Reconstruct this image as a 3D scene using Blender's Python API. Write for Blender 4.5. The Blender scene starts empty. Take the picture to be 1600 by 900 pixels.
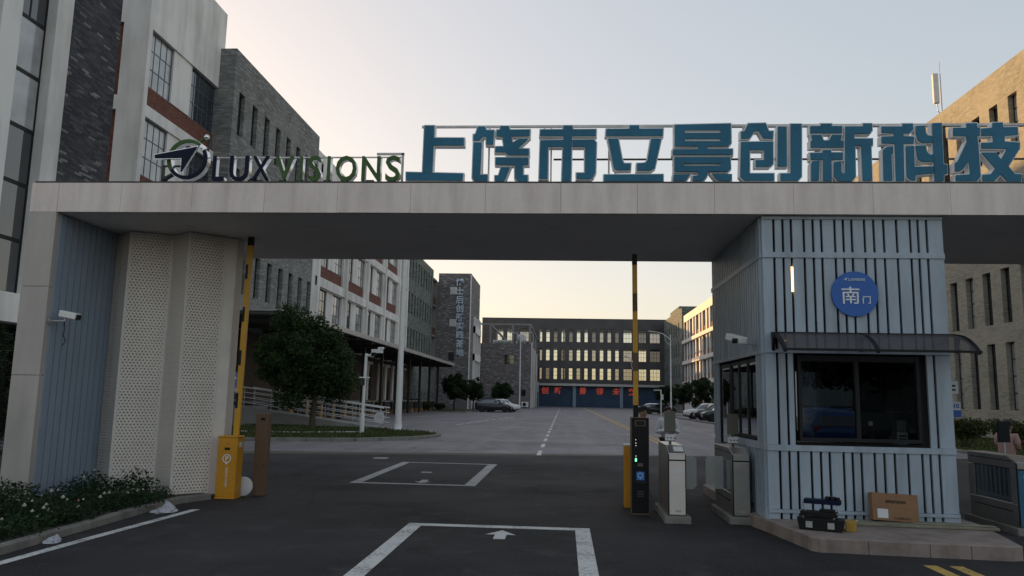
import bpy, math, random
from mathutils import Matrix, Vector
random.seed(7)
SC = bpy.context.scene
COL = SC.collection
R = math.radians

# ------------------------------------------------------------------ camera
cam_d = bpy.data.cameras.new("camera"); cam = bpy.data.objects.new("camera", cam_d); COL.objects.link(cam)
cam_d.sensor_width = 36.0; cam_d.lens = 27.07; cam_d.clip_end = 4000; cam_d.clip_start = 0.05
YAW, PITCH, ROLL = R(3.9757), R(8.1529), 0.02
fw = Vector((-math.sin(YAW)*math.cos(PITCH), math.cos(YAW)*math.cos(PITCH), math.sin(PITCH)))
rt = Vector((math.cos(YAW), math.sin(YAW), 0)); upv = rt.cross(fw)
r2 = rt*math.cos(ROLL) + upv*math.sin(ROLL); u2 = upv*math.cos(ROLL) - rt*math.sin(ROLL)
M = Matrix((r2, u2, -fw)).transposed().to_4x4(); M.translation = (0, 0, 1.75)
cam.matrix_world = M
SC.camera = cam

# ------------------------------------------------------------------ sky and sun (low sun, ahead and to the left)
SUN_AZ, SUN_EL = R(-47), R(6.5)         # azimuth from +Y, negative = towards -X
w = bpy.data.worlds.new("World"); SC.world = w; w.use_nodes = True
wn = w.node_tree.nodes; wl = w.node_tree.links
sky = wn.new("ShaderNodeTexSky"); sky.sky_type = 'NISHITA'; sky.sun_disc = False
sky.sun_elevation = SUN_EL; sky.sun_rotation = SUN_AZ
sky.air_density = 1.0; sky.dust_density = 2.2; sky.ozone_density = 1.6; sky.altitude = 60
bg = wn["Background"]; bg.inputs[1].default_value = 0.15
gm = wn.new("ShaderNodeGamma"); gm.inputs[1].default_value = 0.34      # sky brightness flattened: softer glow, more fill on shaded walls
hs = wn.new("ShaderNodeHueSaturation"); hs.inputs['Saturation'].default_value = 1.45
wl.new(sky.outputs[0], gm.inputs[0]); wl.new(gm.outputs[0], hs.inputs['Color']); wl.new(hs.outputs[0], bg.inputs[0])
sd = bpy.data.lights.new("sun", 'SUN'); sd.energy = 1.4; sd.angle = R(0.6); sd.color = (1.0, 0.65, 0.27)
so = bpy.data.objects.new("sun", sd); COL.objects.link(so)
sdir = Vector((math.sin(SUN_AZ)*math.cos(SUN_EL), math.cos(SUN_AZ)*math.cos(SUN_EL), math.sin(SUN_EL)))
so.rotation_euler = sdir.to_track_quat('Z', 'Y').to_euler(); so.location = (0, 0, 60)
vs = SC.view_settings
vs.view_transform = 'Standard'; vs.look = 'None'; vs.exposure = 2.0
vs.use_white_balance = True; vs.white_balance_temperature = 7350; vs.white_balance_tint = 18; vs.gamma = 1.0; vs.use_curve_mapping = False
SC.render.engine = 'CYCLES'
SC.cycles.max_bounces = 7; SC.cycles.diffuse_bounces = 4; SC.cycles.transparent_max_bounces = 12
SC.cycles.use_denoising = True
SC.cycles.sample_clamp_indirect = 6.0

# ------------------------------------------------------------------ node materials
class NT:
    def __init__(s, name):
        s.m = bpy.data.materials.new(name); s.m.use_nodes = True
        s.t = s.m.node_tree; s.n = s.t.nodes; s.l = s.t.links
        s.b = s.n["Principled BSDF"]; s.out = s.n["Material Output"]
    def put(s, sock, v):
        if hasattr(v, 'is_linked') or isinstance(v, bpy.types.NodeSocket): s.l.new(v, sock)
        else: sock.default_value = v
    def node(s, kind, **k):
        x = s.n.new("ShaderNode" + kind)
        for a, v in k.items():
            if a.startswith('_'): setattr(x, a[1:], v)
        for a, v in k.items():
            if not a.startswith('_'): s.put(x.inputs[int(a[1:]) if a[0] == 'i' and a[1:].isdigit() else a.replace('__', ' ')], v)
        return x
    def math(s, op, a, b=0.0, c=0.0):
        x = s.n.new("ShaderNodeMath"); x.operation = op
        s.put(x.inputs[0], a); s.put(x.inputs[1], b); s.put(x.inputs[2], c); return x.outputs[0]
    def coord(s): 
        if not hasattr(s, '_c'): s._c = s.n.new("ShaderNodeTexCoord").outputs['Object']
        return s._c
    def xyz(s):
        x = s.node("SeparateXYZ", i0=s.coord()); return x.outputs[0], x.outputs[1], x.outputs[2]
    def vec(s, x, y, z): return s.node("CombineXYZ", i0=x, i1=y, i2=z).outputs[0]
    def noise(s, scale, detail=3.0, vec=None, rough=0.55):
        return s.node("TexNoise", Vector=vec or s.coord(), Scale=scale, Detail=detail, Roughness=rough).outputs['Fac']
    def ramp(s, fac, stops, interp='LINEAR'):
        x = s.n.new("ShaderNodeValToRGB"); s.put(x.inputs[0], fac); cr = x.color_ramp; cr.interpolation = interp
        while len(cr.elements) < len(stops): cr.elements.new(0.5)
        for e, (p, c) in zip(cr.elements, stops):
            e.position = p; e.color = (c if hasattr(c, '__len__') else (c, c, c)) if hasattr(c, '__len__') and len(c) == 4 else ((*c, 1) if hasattr(c, '__len__') else (c, c, c, 1))
        return x.outputs[0]
    def mix(s, f, a, b, mode='MIX'):
        x = s.n.new("ShaderNodeMix"); x.data_type = 'RGBA'; x.blend_type = mode
        s.put(x.inputs[0], f)
        for i, v in ((6, a), (7, b)):
            s.put(x.inputs[i], (*v, 1) if isinstance(v, tuple) and len(v) == 3 else v)
        return x.outputs[2]
    def bump(s, h, strength=0.3, dist=0.02):
        x = s.node("Bump", Height=h, Strength=strength, Distance=dist); s.l.new(x.outputs[0], s.b.inputs['Normal'])
    def fin(s, col=None, rough=0.7, metal=0.0, spec=0.5):
        if col is not None: s.put(s.b.inputs['Base Color'], (*col, 1) if isinstance(col, tuple) and len(col) == 3 else col)
        s.put(s.b.inputs['Roughness'], rough); s.put(s.b.inputs['Metallic'], metal); s.put(s.b.inputs['Specular IOR Level'], spec)
        return s.m

MATS = {}
def plain(name, col, rough=0.6, metal=0.0, var=0.12, scale=3.0, spec=0.5):
    t = NT(name); n = t.noise(scale, 4)
    lo = tuple(c*(1-var) for c in col); hi = tuple(min(1, c*(1+var)) for c in col)
    n2 = t.noise(scale*9, 3)
    f = t.math('ADD', t.math('MULTIPLY', n, .7), t.math('MULTIPLY', n2, .3))
    c = t.ramp(f, [(0.3, lo), (0.7, hi)])
    rr = t.math('ADD', rough-0.08, t.math('MULTIPLY', n2, 0.16))
    MATS[name] = t.fin(c, rr, metal, spec); return MATS[name]

def stained(name, col, dirt, rough=0.75, scale=0.7, amt=0.6, streak=0.5):
    """painted or rendered wall with vertical water stains and soft patches"""
    t = NT(name); x, y, z = t.xyz()
    u = t.math('ADD', x, y)
    st = t.noise(scale*4, 5, t.vec(u, t.math('MULTIPLY', z, 0.12), 0.0))
    pa = t.noise(scale, 5)
    f = t.math('ADD', t.math('MULTIPLY', st, streak), t.math('MULTIPLY', pa, 1-streak))
    m = t.ramp(f, [(0.44, 0.0), (0.66, amt)])
    fine = t.noise(14, 4)
    c = t.mix(m, col, dirt)
    c = t.mix(t.ramp(fine, [(0.3, 0.0), (0.75, 0.14)]), c, tuple(v*0.6 for v in col))
    t.bump(fine, 0.08, 0.01)
    MATS[name] = t.fin(c, rough, 0, 0.35); return MATS[name]

def brick(name, cols, mortar, bw, bh, gap=0.04, patch=0.35, rough=0.85, patchcol=None, pscale=0.35):
    """running-bond bricks, a random tone per brick from the list of (position, colour) stops"""
    t = NT(name); x, y, z = t.xyz()
    row = t.math('FLOOR', t.math('DIVIDE', z, bh))
    u = t.math('ADD', t.math('DIVIDE', t.math('ADD', x, y), bw), t.math('MULTIPLY', row, 0.5))
    u = t.math('ADD', u, t.math('MULTIPLY', t.math('SINE', t.math('MULTIPLY', row, 12.99)), .35))
    wn_ = t.node("TexWhiteNoise", Vector=t.vec(t.math('FLOOR', u), row, 1.0))
    c = t.ramp(wn_.outputs['Value'], cols)
    fu = t.math('FRACT', u); fv = t.math('FRACT', t.math('DIVIDE', z, bh))
    g1 = t.math('LESS_THAN', fu, gap*bh/bw*1.6); g2 = t.math('LESS_THAN', fv, gap*1.6)
    g = t.math('MAXIMUM', g1, g2)
    pn = t.noise(pscale, 5); pm = t.ramp(pn, [(0.42, 0.0), (0.68, patch)])
    c = t.mix(pm, c, patchcol or tuple(min(1, v*1.9) for v in cols[len(cols)//2][1]))
    big = t.noise(5.0, 4)
    c = t.mix(t.ramp(big, [(0.35, 0.0), (0.75, 0.3)]), c, tuple(v*0.5 for v in cols[0][1]))
    c = t.mix(t.math('MULTIPLY', g, 0.75), c, mortar)
    hgt = t.math('ADD', t.math('MULTIPLY', t.math('SUBTRACT', 1.0, g), 1.0), t.math('MULTIPLY', wn_.outputs['Value'], 0.6))
    t.bump(hgt, 0.5, 0.012)
    MATS[name] = t.fin(c, rough, 0, 0.3); return MATS[name]

def emit(name, col, strength):
    t = NT(name); t.put(t.b.inputs['Base Color'], (*col, 1)); t.put(t.b.inputs['Emission Color'], (*col, 1))
    t.put(t.b.inputs['Emission Strength'], strength); t.put(t.b.inputs['Roughness'], 0.4); MATS[name] = t.m

def asphalt(name, base, patchc, speck, rough, bumpy, spec=0.4):
    t = NT(name)
    fine = t.noise(38, 3); mid = t.noise(7, 4); big = t.noise(0.28, 5); x, y, z = t.xyz()
    track = t.noise(1.0, 4, t.vec(t.math('MULTIPLY', x, 1.3), t.math('MULTIPLY', y, 0.07), 0.0))
    c = t.ramp(fine, [(0.34, tuple(v*0.45 for v in base)), (0.5, base), (0.66, tuple(v*2.1 for v in base))])
    c = t.mix(t.ramp(big, [(0.40, 0.0), (0.62, 0.8)]), c, patchc)
    c = t.mix(t.ramp(t.noise(1.7, 5), [(0.55, 0.0), (0.72, 0.5)]), c, tuple(v*1.7 for v in patchc)); c = t.mix(t.ramp(t.noise(0.9, 6), [(0.60, 0.0), (0.68, 0.6)]), c, tuple(v*0.45 for v in base))
    c = t.mix(t.ramp(track, [(0.46, 0.0), (0.66, 0.55)]), c, tuple(v*1.75 for v in base))
    vor = t.node("TexVoronoi", Vector=t.coord(), Scale=26.0); 
    sp = t.math('LESS_THAN', vor.outputs['Distance'], 0.13)
    c = t.mix(t.math('MULTIPLY', sp, t.ramp(mid, [(0.4, 0.0), (0.62, 0.55)])), c, speck)
    cr = t.node("TexVoronoi", Vector=t.node("Mapping", Vector=t.mix(0.18, t.coord(), t.node("TexNoise", Vector=t.coord(), Scale=1.6).outputs['Color']), Scale=(0.16, 0.16, 0.16)).outputs[0], Scale=1.0, _feature='DISTANCE_TO_EDGE')
    cl = t.math('LESS_THAN', cr.outputs['Distance'], 0.0018)
    c = t.mix(t.math('MULTIPLY', cl, 0.35), c, tuple(v*0.3 for v in base))
    t.bump(t.math('ADD', fine, t.math('MULTIPLY', mid, .6)), bumpy, 0.012)
    rr = t.ramp(big, [(0.3, rough+0.05), (0.7, rough-0.1)])
    MATS[name] = t.fin(c, rr, 0, spec); return MATS[name]

def worn_paint(name, col, under):
    t = NT(name); a = t.noise(22, 4); b = t.noise(2.2, 5)
    f = t.math('ADD', t.math('MULTIPLY', a, .55), t.math('MULTIPLY', b, .45))
    c = t.mix(t.ramp(f, [(0.49, 0.0), (0.66, 0.85)]), col, under)
    t.bump(a, 0.15, 0.01)
    MATS[name] = t.fin(c, 0.7, 0, 0.35)

def leafmat(name, cols, trans=0.25):
    t = NT(name); n = t.noise(1.1, 3); n2 = t.noise(9.0, 2)
    f = t.math('ADD', t.math('MULTIPLY', n, .55), t.math('MULTIPLY', n2, .45))
    c = t.ramp(f, cols)
    t.fin(c, 0.55, 0, 0.18)
    tr = t.node("BsdfTranslucent", Color=c); mx = t.node("MixShader", i0=trans, i1=t.b.outputs[0], i2=tr.outputs[0])
    t.l.new(mx.outputs[0], t.out.inputs[0]); MATS[name] = t.m

def dark_glass(name, col, rough=0.04, spec=0.7):
    t = NT(name); n = t.noise(0.9, 2)
    t.bump(n, 0.05, 0.05); t.b.inputs['IOR'].default_value = 2.1
    c = t.ramp(t.noise(0.5, 3), [(0.35, tuple(v*.5 for v in col)), (0.65, col)])
    MATS[name] = t.fin(c, rough, 0, spec)

def clear_glass(name, tint, refl=1.0, rough=0.0):
    t = NT(name)
    tr = t.node("BsdfTransparent", Color=(*tint, 1)); gl = t.node("BsdfGlossy", Color=(0.9, 0.95, 1, 1), Roughness=rough)
    fr = t.node("Fresnel", IOR=1.5); f = t.math('MULTIPLY', fr.outputs[0], refl)
    mx = t.node("MixShader", i0=f, i1=tr.outputs[0], i2=gl.outputs[0]); t.l.new(mx.outputs[0], t.out.inputs[0]); MATS[name] = t.m

def perforated(name, col, pitch, rad):
    """sheet metal with real see-through round holes in a staggered grid"""
    t = NT(name); x, y, z = t.xyz()
    rowf = t.math('DIVIDE', z, pitch*0.87); row = t.math('FLOOR', rowf)
    u = t.math('ADD', t.math('DIVIDE', x, pitch), t.math('MULTIPLY', t.math('MODULO', row, 2.0), 0.5))
    du = t.math('MULTIPLY', t.math('SUBTRACT', t.math('FRACT', u), 0.5), pitch)
    dv = t.math('MULTIPLY', t.math('SUBTRACT', t.math('FRACT', rowf), 0.5), pitch*0.87)
    d = t.math('SQRT', t.math('ADD', t.math('MULTIPLY', du, du), t.math('MULTIPLY', dv, dv)))
    hole = t.math('LESS_THAN', d, rad)
    c = t.mix(t.ramp(t.noise(1.5, 5), [(0.4, 0.0), (0.7, 0.35)]), col, tuple(v*0.6 for v in col))
    t.fin(c, 0.5, 0.0, 0.4)
    tr = t.node("BsdfTransparent"); mx = t.node("MixShader", i0=hole, i1=t.b.outputs[0], i2=tr.outputs[0])
    t.l.new(mx.outputs[0], t.out.inputs[0]); MATS[name] = t.m

def ribbed(name, col, pitch, amt=0.5, rough=0.5):
    t = NT(name); x, y, z = t.xyz()
    f = t.math('FRACT', t.math('DIVIDE', t.math('ADD', x, y), pitch))
    t.bump(t.ramp(f, [(0.0, 0.0), (0.12, 1.0), (0.8, 1.0), (0.95, 0.0)]), amt, 0.03)
    n = t.noise(0.4, 4)
    MATS[name] = t.fin(t.ramp(n, [(0.35, tuple(v*0.8 for v in col)), (0.65, tuple(v*1.15 for v in col))]), rough, 0, 0.4)

asphalt('asphalt_dark', (0.020, 0.019, 0.020), (0.046, 0.043, 0.044), (0.13, 0.13, 0.13), 0.88, 0.5, 0.22)
asphalt('asphalt_grey', (0.122, 0.112, 0.121), (0.158, 0.146, 0.157), (0.2, 0.2, 0.2), 0.68, 0.25)
plain('earth', (0.11, 0.10, 0.075), 0.95, var=0.4, scale=0.05)
worn_paint('paint_white', (0.62, 0.62, 0.60), (0.09, 0.09, 0.09))
worn_paint('paint_faded', (0.34, 0.34, 0.34), (0.10, 0.10, 0.11))
worn_paint('paint_yellow', (0.55, 0.36, 0.10), (0.10, 0.09, 0.08))
stained('kerb', (0.24, 0.225, 0.205), (0.10, 0.095, 0.085), 0.85, 2.5, 0.7, 0.3)
stained('granite', (0.29, 0.235, 0.21), (0.13, 0.10, 0.085), 0.7, 3.5, 0.7, 0.3)
stained('fascia', (0.84, 0.735, 0.69), (0.54, 0.455, 0.42), 0.5, 0.9, 0.7, 0.7)
stained('pillar', (0.50, 0.455, 0.425), (0.27, 0.25, 0.24), 0.55, 0.6, 0.7, 0.5)
plain('soffit', (0.74, 0.71, 0.70), 0.55, var=0.1, scale=0.6)
plain('black', (0.009, 0.009, 0.011), 0.5, var=0.2, spec=0.25)
plain('black_metal', (0.02, 0.02, 0.022), 0.4, 0.0, var=0.2)
plain('rubber', (0.018, 0.018, 0.018), 0.85, var=0.3)
plain('void', (0.010, 0.010, 0.012), 0.9, var=0.2)
stained('slat_blue', (0.38, 0.455, 0.53), (0.26, 0.31, 0.36), 0.42, 1.3, 0.85, 0.7)
stained('panel_blue', (0.29, 0.36, 0.45), (0.20, 0.245, 0.31), 0.5, 1.0, 0.5, 0.6)
perforated('perforated_metal', (0.74, 0.665, 0.60), 0.056, 0.0120)
plain('cream_metal', (0.68, 0.63, 0.59), 0.5, var=0.1)
plain('sign_blue', (0.014, 0.150, 0.250), 0.5, var=0.22, scale=1.5, spec=0.3)
plain('sign_rim', (0.80, 0.80, 0.80), 0.4, 0.0, var=0.08)
plain('chrome', (0.75, 0.75, 0.76), 0.22, 0.9, var=0.1)
plain('sign_green', (0.055, 0.125, 0.035), 0.5, var=0.25, scale=4, spec=0.25)
plain('sign_navy', (0.006, 0.010, 0.032), 0.5, var=0.2, spec=0.15)
plain('rail_metal', (0.52, 0.50, 0.48), 0.5, 0.4, var=0.3)
plain('rail_dark', (0.07, 0.06, 0.055), 0.6, 0.2, var=0.4)
brick('slate', [(0.0, (0.034, 0.036, 0.046)), (0.45, (0.052, 0.054, 0.066)), (0.70, (0.072, 0.073, 0.084)), (0.93, (0.098, 0.098, 0.106)), (0.955, (0.20, 0.19, 0.19)), (1.0, (0.27, 0.255, 0.25))], (0.014, 0.014, 0.016), 0.43, 0.092, 0.06, 0.12)
brick('stone_grey', [(0.0, (0.145, 0.148, 0.146)), (0.4, (0.19, 0.195, 0.19)), (0.75, (0.245, 0.25, 0.243)), (1.0, (0.36, 0.36, 0.34))], (0.13, 0.13, 0.125), 0.42, 0.095, 0.06, 0.5, patchcol=(0.36, 0.36, 0.34))
brick('stone_tan', [(0.0, (0.245, 0.235, 0.198)), (0.5, (0.315, 0.302, 0.255)), (1.0, (0.37, 0.355, 0.30))], (0.21, 0.195, 0.155), 0.36, 0.085, 0.07, 0.65, patchcol=(0.42, 0.39, 0.33), pscale=0.45)
brick('stone_green', [(0.0, (0.085, 0.105, 0.10)), (0.5, (0.13, 0.15, 0.142)), (1.0, (0.21, 0.23, 0.215))], (0.06, 0.065, 0.06), 0.6, 0.18, 0.04, 0.4)
brick('brick_grey', [(0.0, (0.11, 0.10, 0.105)), (0.55, (0.17, 0.158, 0.165)), (0.85, (0.23, 0.215, 0.222)), (1.0, (0.42, 0.40, 0.41))], (0.14, 0.13, 0.13), 0.46, 0.13, 0.05, 0.5, patchcol=(0.21, 0.20, 0.205))
brick('brick_red', [(0.0, (0.14, 0.050, 0.036)), (0.5, (0.19, 0.070, 0.050)), (1.0, (0.25, 0.10, 0.072))], (0.16, 0.085, 0.07), 0.26, 0.075, 0.1, 0.15, patchcol=(0.22, 0.10, 0.08))
brick('brick_brown', [(0.0, (0.12, 0.062, 0.045)), (0.5, (0.165, 0.085, 0.06)), (1.0, (0.21, 0.12, 0.09))], (0.1, 0.07, 0.06), 0.3, 0.09, 0.08, 0.2)
stained('render_white', (0.84, 0.82, 0.795), (0.42, 0.40, 0.38), 0.8, 0.25, 0.75, 0.55)
stained('white_paint', (0.78, 0.77, 0.75), (0.42, 0.41, 0.40), 0.7, 0.4, 0.5, 0.5)
ribbed('dark_cladding', (0.078, 0.074, 0.080), 0.9, 0.25)
ribbed('shutter_blue', (0.024, 0.066, 0.13), 0.35, 0.4)
plain('post_blue', (0.20, 0.29, 0.38), 0.5)
plain('frame_dark', (0.014, 0.015, 0.018), 0.5, spec=0.25)
plain('frame_blue', (0.05, 0.085, 0.13), 0.45)
dark_glass('glass_dark', (0.035, 0.042, 0.050), 0.04, 0.5)
dark_glass('glass_pale', (0.46, 0.47, 0.48), 0.12, 0.5)
clear_glass('glass_clear', (0.80, 0.84, 0.86), 1.6)
clear_glass('glass_haze', (0.58, 0.60, 0.63), 1.2, 0.1)
clear_glass('glass_inner2', (0.36, 0.37, 0.40), 1.2)
clear_glass('glass_inner', (0.72, 0.74, 0.75), 0.35)
clear_glass('glass_tint', (0.22, 0.24, 0.27), 2.2)
clear_glass('acrylic', (0.62, 0.66, 0.66), 1.8, 0.12)
t_ = NT('acrylic'); d_ = t_.node("BsdfDiffuse", Color=(0.85, 0.86, 0.84, 1)); tr_ = t_.node("BsdfTransparent", Color=(0.8, 0.82, 0.8, 1)); gl_ = t_.node("BsdfGlossy", Color=(1, 1, 1, 1), Roughness=0.15)
m1_ = t_.node("MixShader", i0=0.30, i1=tr_.outputs[0], i2=d_.outputs[0]); m2_ = t_.node("MixShader", i0=0.06, i1=m1_.outputs[0], i2=gl_.outputs[0]); t_.l.new(m2_.outputs[0], t_.out.inputs[0]); MATS['acrylic'] = t_.m
t_ = NT('smoked'); d_ = t_.node("BsdfDiffuse", Color=(0.16, 0.15, 0.155, 1)); tr_ = t_.node("BsdfTransparent", Color=(0.50, 0.48, 0.49, 1)); gl_ = t_.node("BsdfGlossy", Color=(1, 1, 1, 1), Roughness=0.14)
m1_ = t_.node("MixShader", i0=0.38, i1=tr_.outputs[0], i2=d_.outputs[0]); m2_ = t_.node("MixShader", i0=0.05, i1=m1_.outputs[0], i2=gl_.outputs[0]); t_.l.new(m2_.outputs[0], t_.out.inputs[0]); MATS['smoked'] = t_.m
plain('white_metal', (0.70, 0.70, 0.70), 0.4, var=0.06)
plain('galv', (0.42, 0.43, 0.44), 0.4, 0.5, var=0.15)
plain('steel', (0.42, 0.41, 0.39), 0.34, 0.85, var=0.15, scale=2)
plain('steel_side', (0.30, 0.29, 0.28), 0.42, 0.7, var=0.2, scale=2)
plain('steel_pale', (0.66, 0.60, 0.56), 0.4, 0.1, var=0.08)
plain('orange', (0.62, 0.265, 0.012), 0.45, var=0.14, scale=2)
plain('arm_yellow', (0.60, 0.30, 0.02), 0.45, var=0.1)
plain('brown_box', (0.145, 0.085, 0.052), 0.75, var=0.15)
plain('cardboard', (0.25, 0.135, 0.07), 0.85, var=0.12, scale=6)
plain('board_green', (0.20, 0.19, 0.14), 0.8, var=0.3, scale=4)
plain('sticker_white', (0.62, 0.62, 0.63), 0.5, var=0.05)
plain('sign_disc_blue', (0.007, 0.11, 0.42), 0.42, var=0.06)
plain('poster_blue', (0.02, 0.11, 0.20), 0.5, var=0.15)
plain('ink', (0.06, 0.035, 0.022), 0.8)
plain('bark', (0.075, 0.058, 0.042), 0.9, var=0.4, scale=8)
leafmat('leaf', [(0.30, (0.014, 0.030, 0.012)), (0.52, (0.035, 0.066, 0.022)), (0.72, (0.075, 0.115, 0.040))])
leafmat('leaf_dark', [(0.30, (0.012, 0.026, 0.012)), (0.55, (0.028, 0.052, 0.022)), (0.75, (0.055, 0.085, 0.035))])
leafmat('leaf_olive', [(0.30, (0.030, 0.042, 0.012)), (0.55, (0.060, 0.075, 0.024)), (0.75, (0.095, 0.108, 0.040))])
leafmat('bed_leaf', [(0.30, (0.010, 0.028, 0.013)), (0.55, (0.022, 0.052, 0.022)), (0.75, (0.045, 0.082, 0.032))])
leafmat('grass', [(0.30, (0.035, 0.050, 0.016)), (0.55, (0.065, 0.085, 0.028)), (0.75, (0.12, 0.13, 0.055))], 0.2)
plain('soil', (0.045, 0.035, 0.027), 0.95, var=0.4, scale=5)
plain('petal_white', (0.70, 0.68, 0.62), 0.6, var=0.06)
plain('petal_pink', (0.60, 0.30, 0.33), 0.6, var=0.1)
plain('skin', (0.42, 0.25, 0.175), 0.55, var=0.08)
plain('hair', (0.012, 0.010, 0.010), 0.6)
plain('cloth_white', (0.74, 0.75, 0.80), 0.85, var=0.08, scale=8)
plain('cloth_black', (0.018, 0.018, 0.022), 0.85, var=0.2)
plain('cloth_pink', (0.62, 0.40, 0.36), 0.85, var=0.08)
plain('cloth_red', (0.30, 0.05, 0.045), 0.8)
plain('concrete', (0.26, 0.255, 0.245), 0.85, var=0.2, scale=0.7)
plain('dock_wall', (0.075, 0.052, 0.042), 0.9, var=0.35, scale=1.2)
plain('dock_ochre', (0.36, 0.19, 0.055), 0.7, var=0.25, scale=2)
plain('canopy_metal', (0.045, 0.042, 0.040), 0.6, var=0.25)
plain('car_white', (0.72, 0.72, 0.73), 0.25, var=0.03, spec=0.6)
plain('car_dark', (0.035, 0.038, 0.048), 0.22, 0.3, var=0.1, spec=0.6)
plain('car_green', (0.03, 0.042, 0.044), 0.22, 0.3, var=0.1, spec=0.6)
plain('car_blue', (0.02, 0.10, 0.30), 0.25, 0.1, var=0.05, spec=0.6)
plain('lamp_lens', (0.75, 0.75, 0.78), 0.15, var=0.02, spec=0.8)
plain('lamp_red', (0.30, 0.02, 0.02), 0.25, var=0.05)
plain('plastic_bag', (0.42, 0.42, 0.46), 0.4, var=0.1)
plain('tool_yellow', (0.42, 0.24, 0.04), 0.5, var=0.1)
plain('sign_purple', (0.14, 0.15, 0.34), 0.5, var=0.08)
emit('led_green', (0.10, 0.8, 0.35), 0.7)
emit('led_white', (0.9, 0.95, 1.0), 0.6)
emit('neon_red', (0.72, 0.10, 0.06), 0.055)
emit('glow_warm', (1.0, 0.62, 0.22), 1.4)
plain('char_pale', (0.50, 0.60, 0.72), 0.4, 0.1, var=0.08)
plain('char_white', (0.74, 0.76, 0.80), 0.5, var=0.03)
plain('device_blue', (0.02, 0.20, 0.62), 0.4, var=0.05)
plain('terminal_grey', (0.11, 0.105, 0.085), 0.5, var=0.1)
plain('screen_black', (0.012, 0.013, 0.016), 0.15, var=0.1, spec=0.7)
# ------------------------------------------------------------------ geometry helpers
W = {}                                   # world matrix of everything that parents something
def reg(o, loc=(0, 0, 0), rz=0.0, parent=None, rot=None):
    o.location = loc
    if rot is not None: o.rotation_euler = rot
    else: o.rotation_euler = (0, 0, rz)
    L = Matrix.Translation(loc) @ o.rotation_euler.to_matrix().to_4x4()
    if parent is not None:
        o.parent = parent; W[o] = W[parent] @ L
    else: W[o] = L
    return o
def tag(o, label=None, cat=None, group=None, kind=None):
    if label: o['label'] = label
    if cat: o['category'] = cat
    if group: o['group'] = group
    if kind: o['kind'] = kind
    return o
def thing(name, label, cat, loc=(0, 0, 0), rz=0.0, group=None):
    o = bpy.data.objects.new(name, None); COL.objects.link(o); o.empty_display_size = 0.2
    reg(o, loc, rz); return tag(o, label, cat, group)
def mesh_obj(name, me, parent=None, loc=(0, 0, 0), rz=0.0, rot=None):
    o = bpy.data.objects.new(name, me); COL.objects.link(o); reg(o, loc, rz, parent, rot); return o
def copy_tree(o, parent=None):
    c = o.copy(); COL.objects.link(c)
    if parent is not None: c.parent = parent
    for ch in list(o.children): copy_tree(ch, c)
    return c

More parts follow.
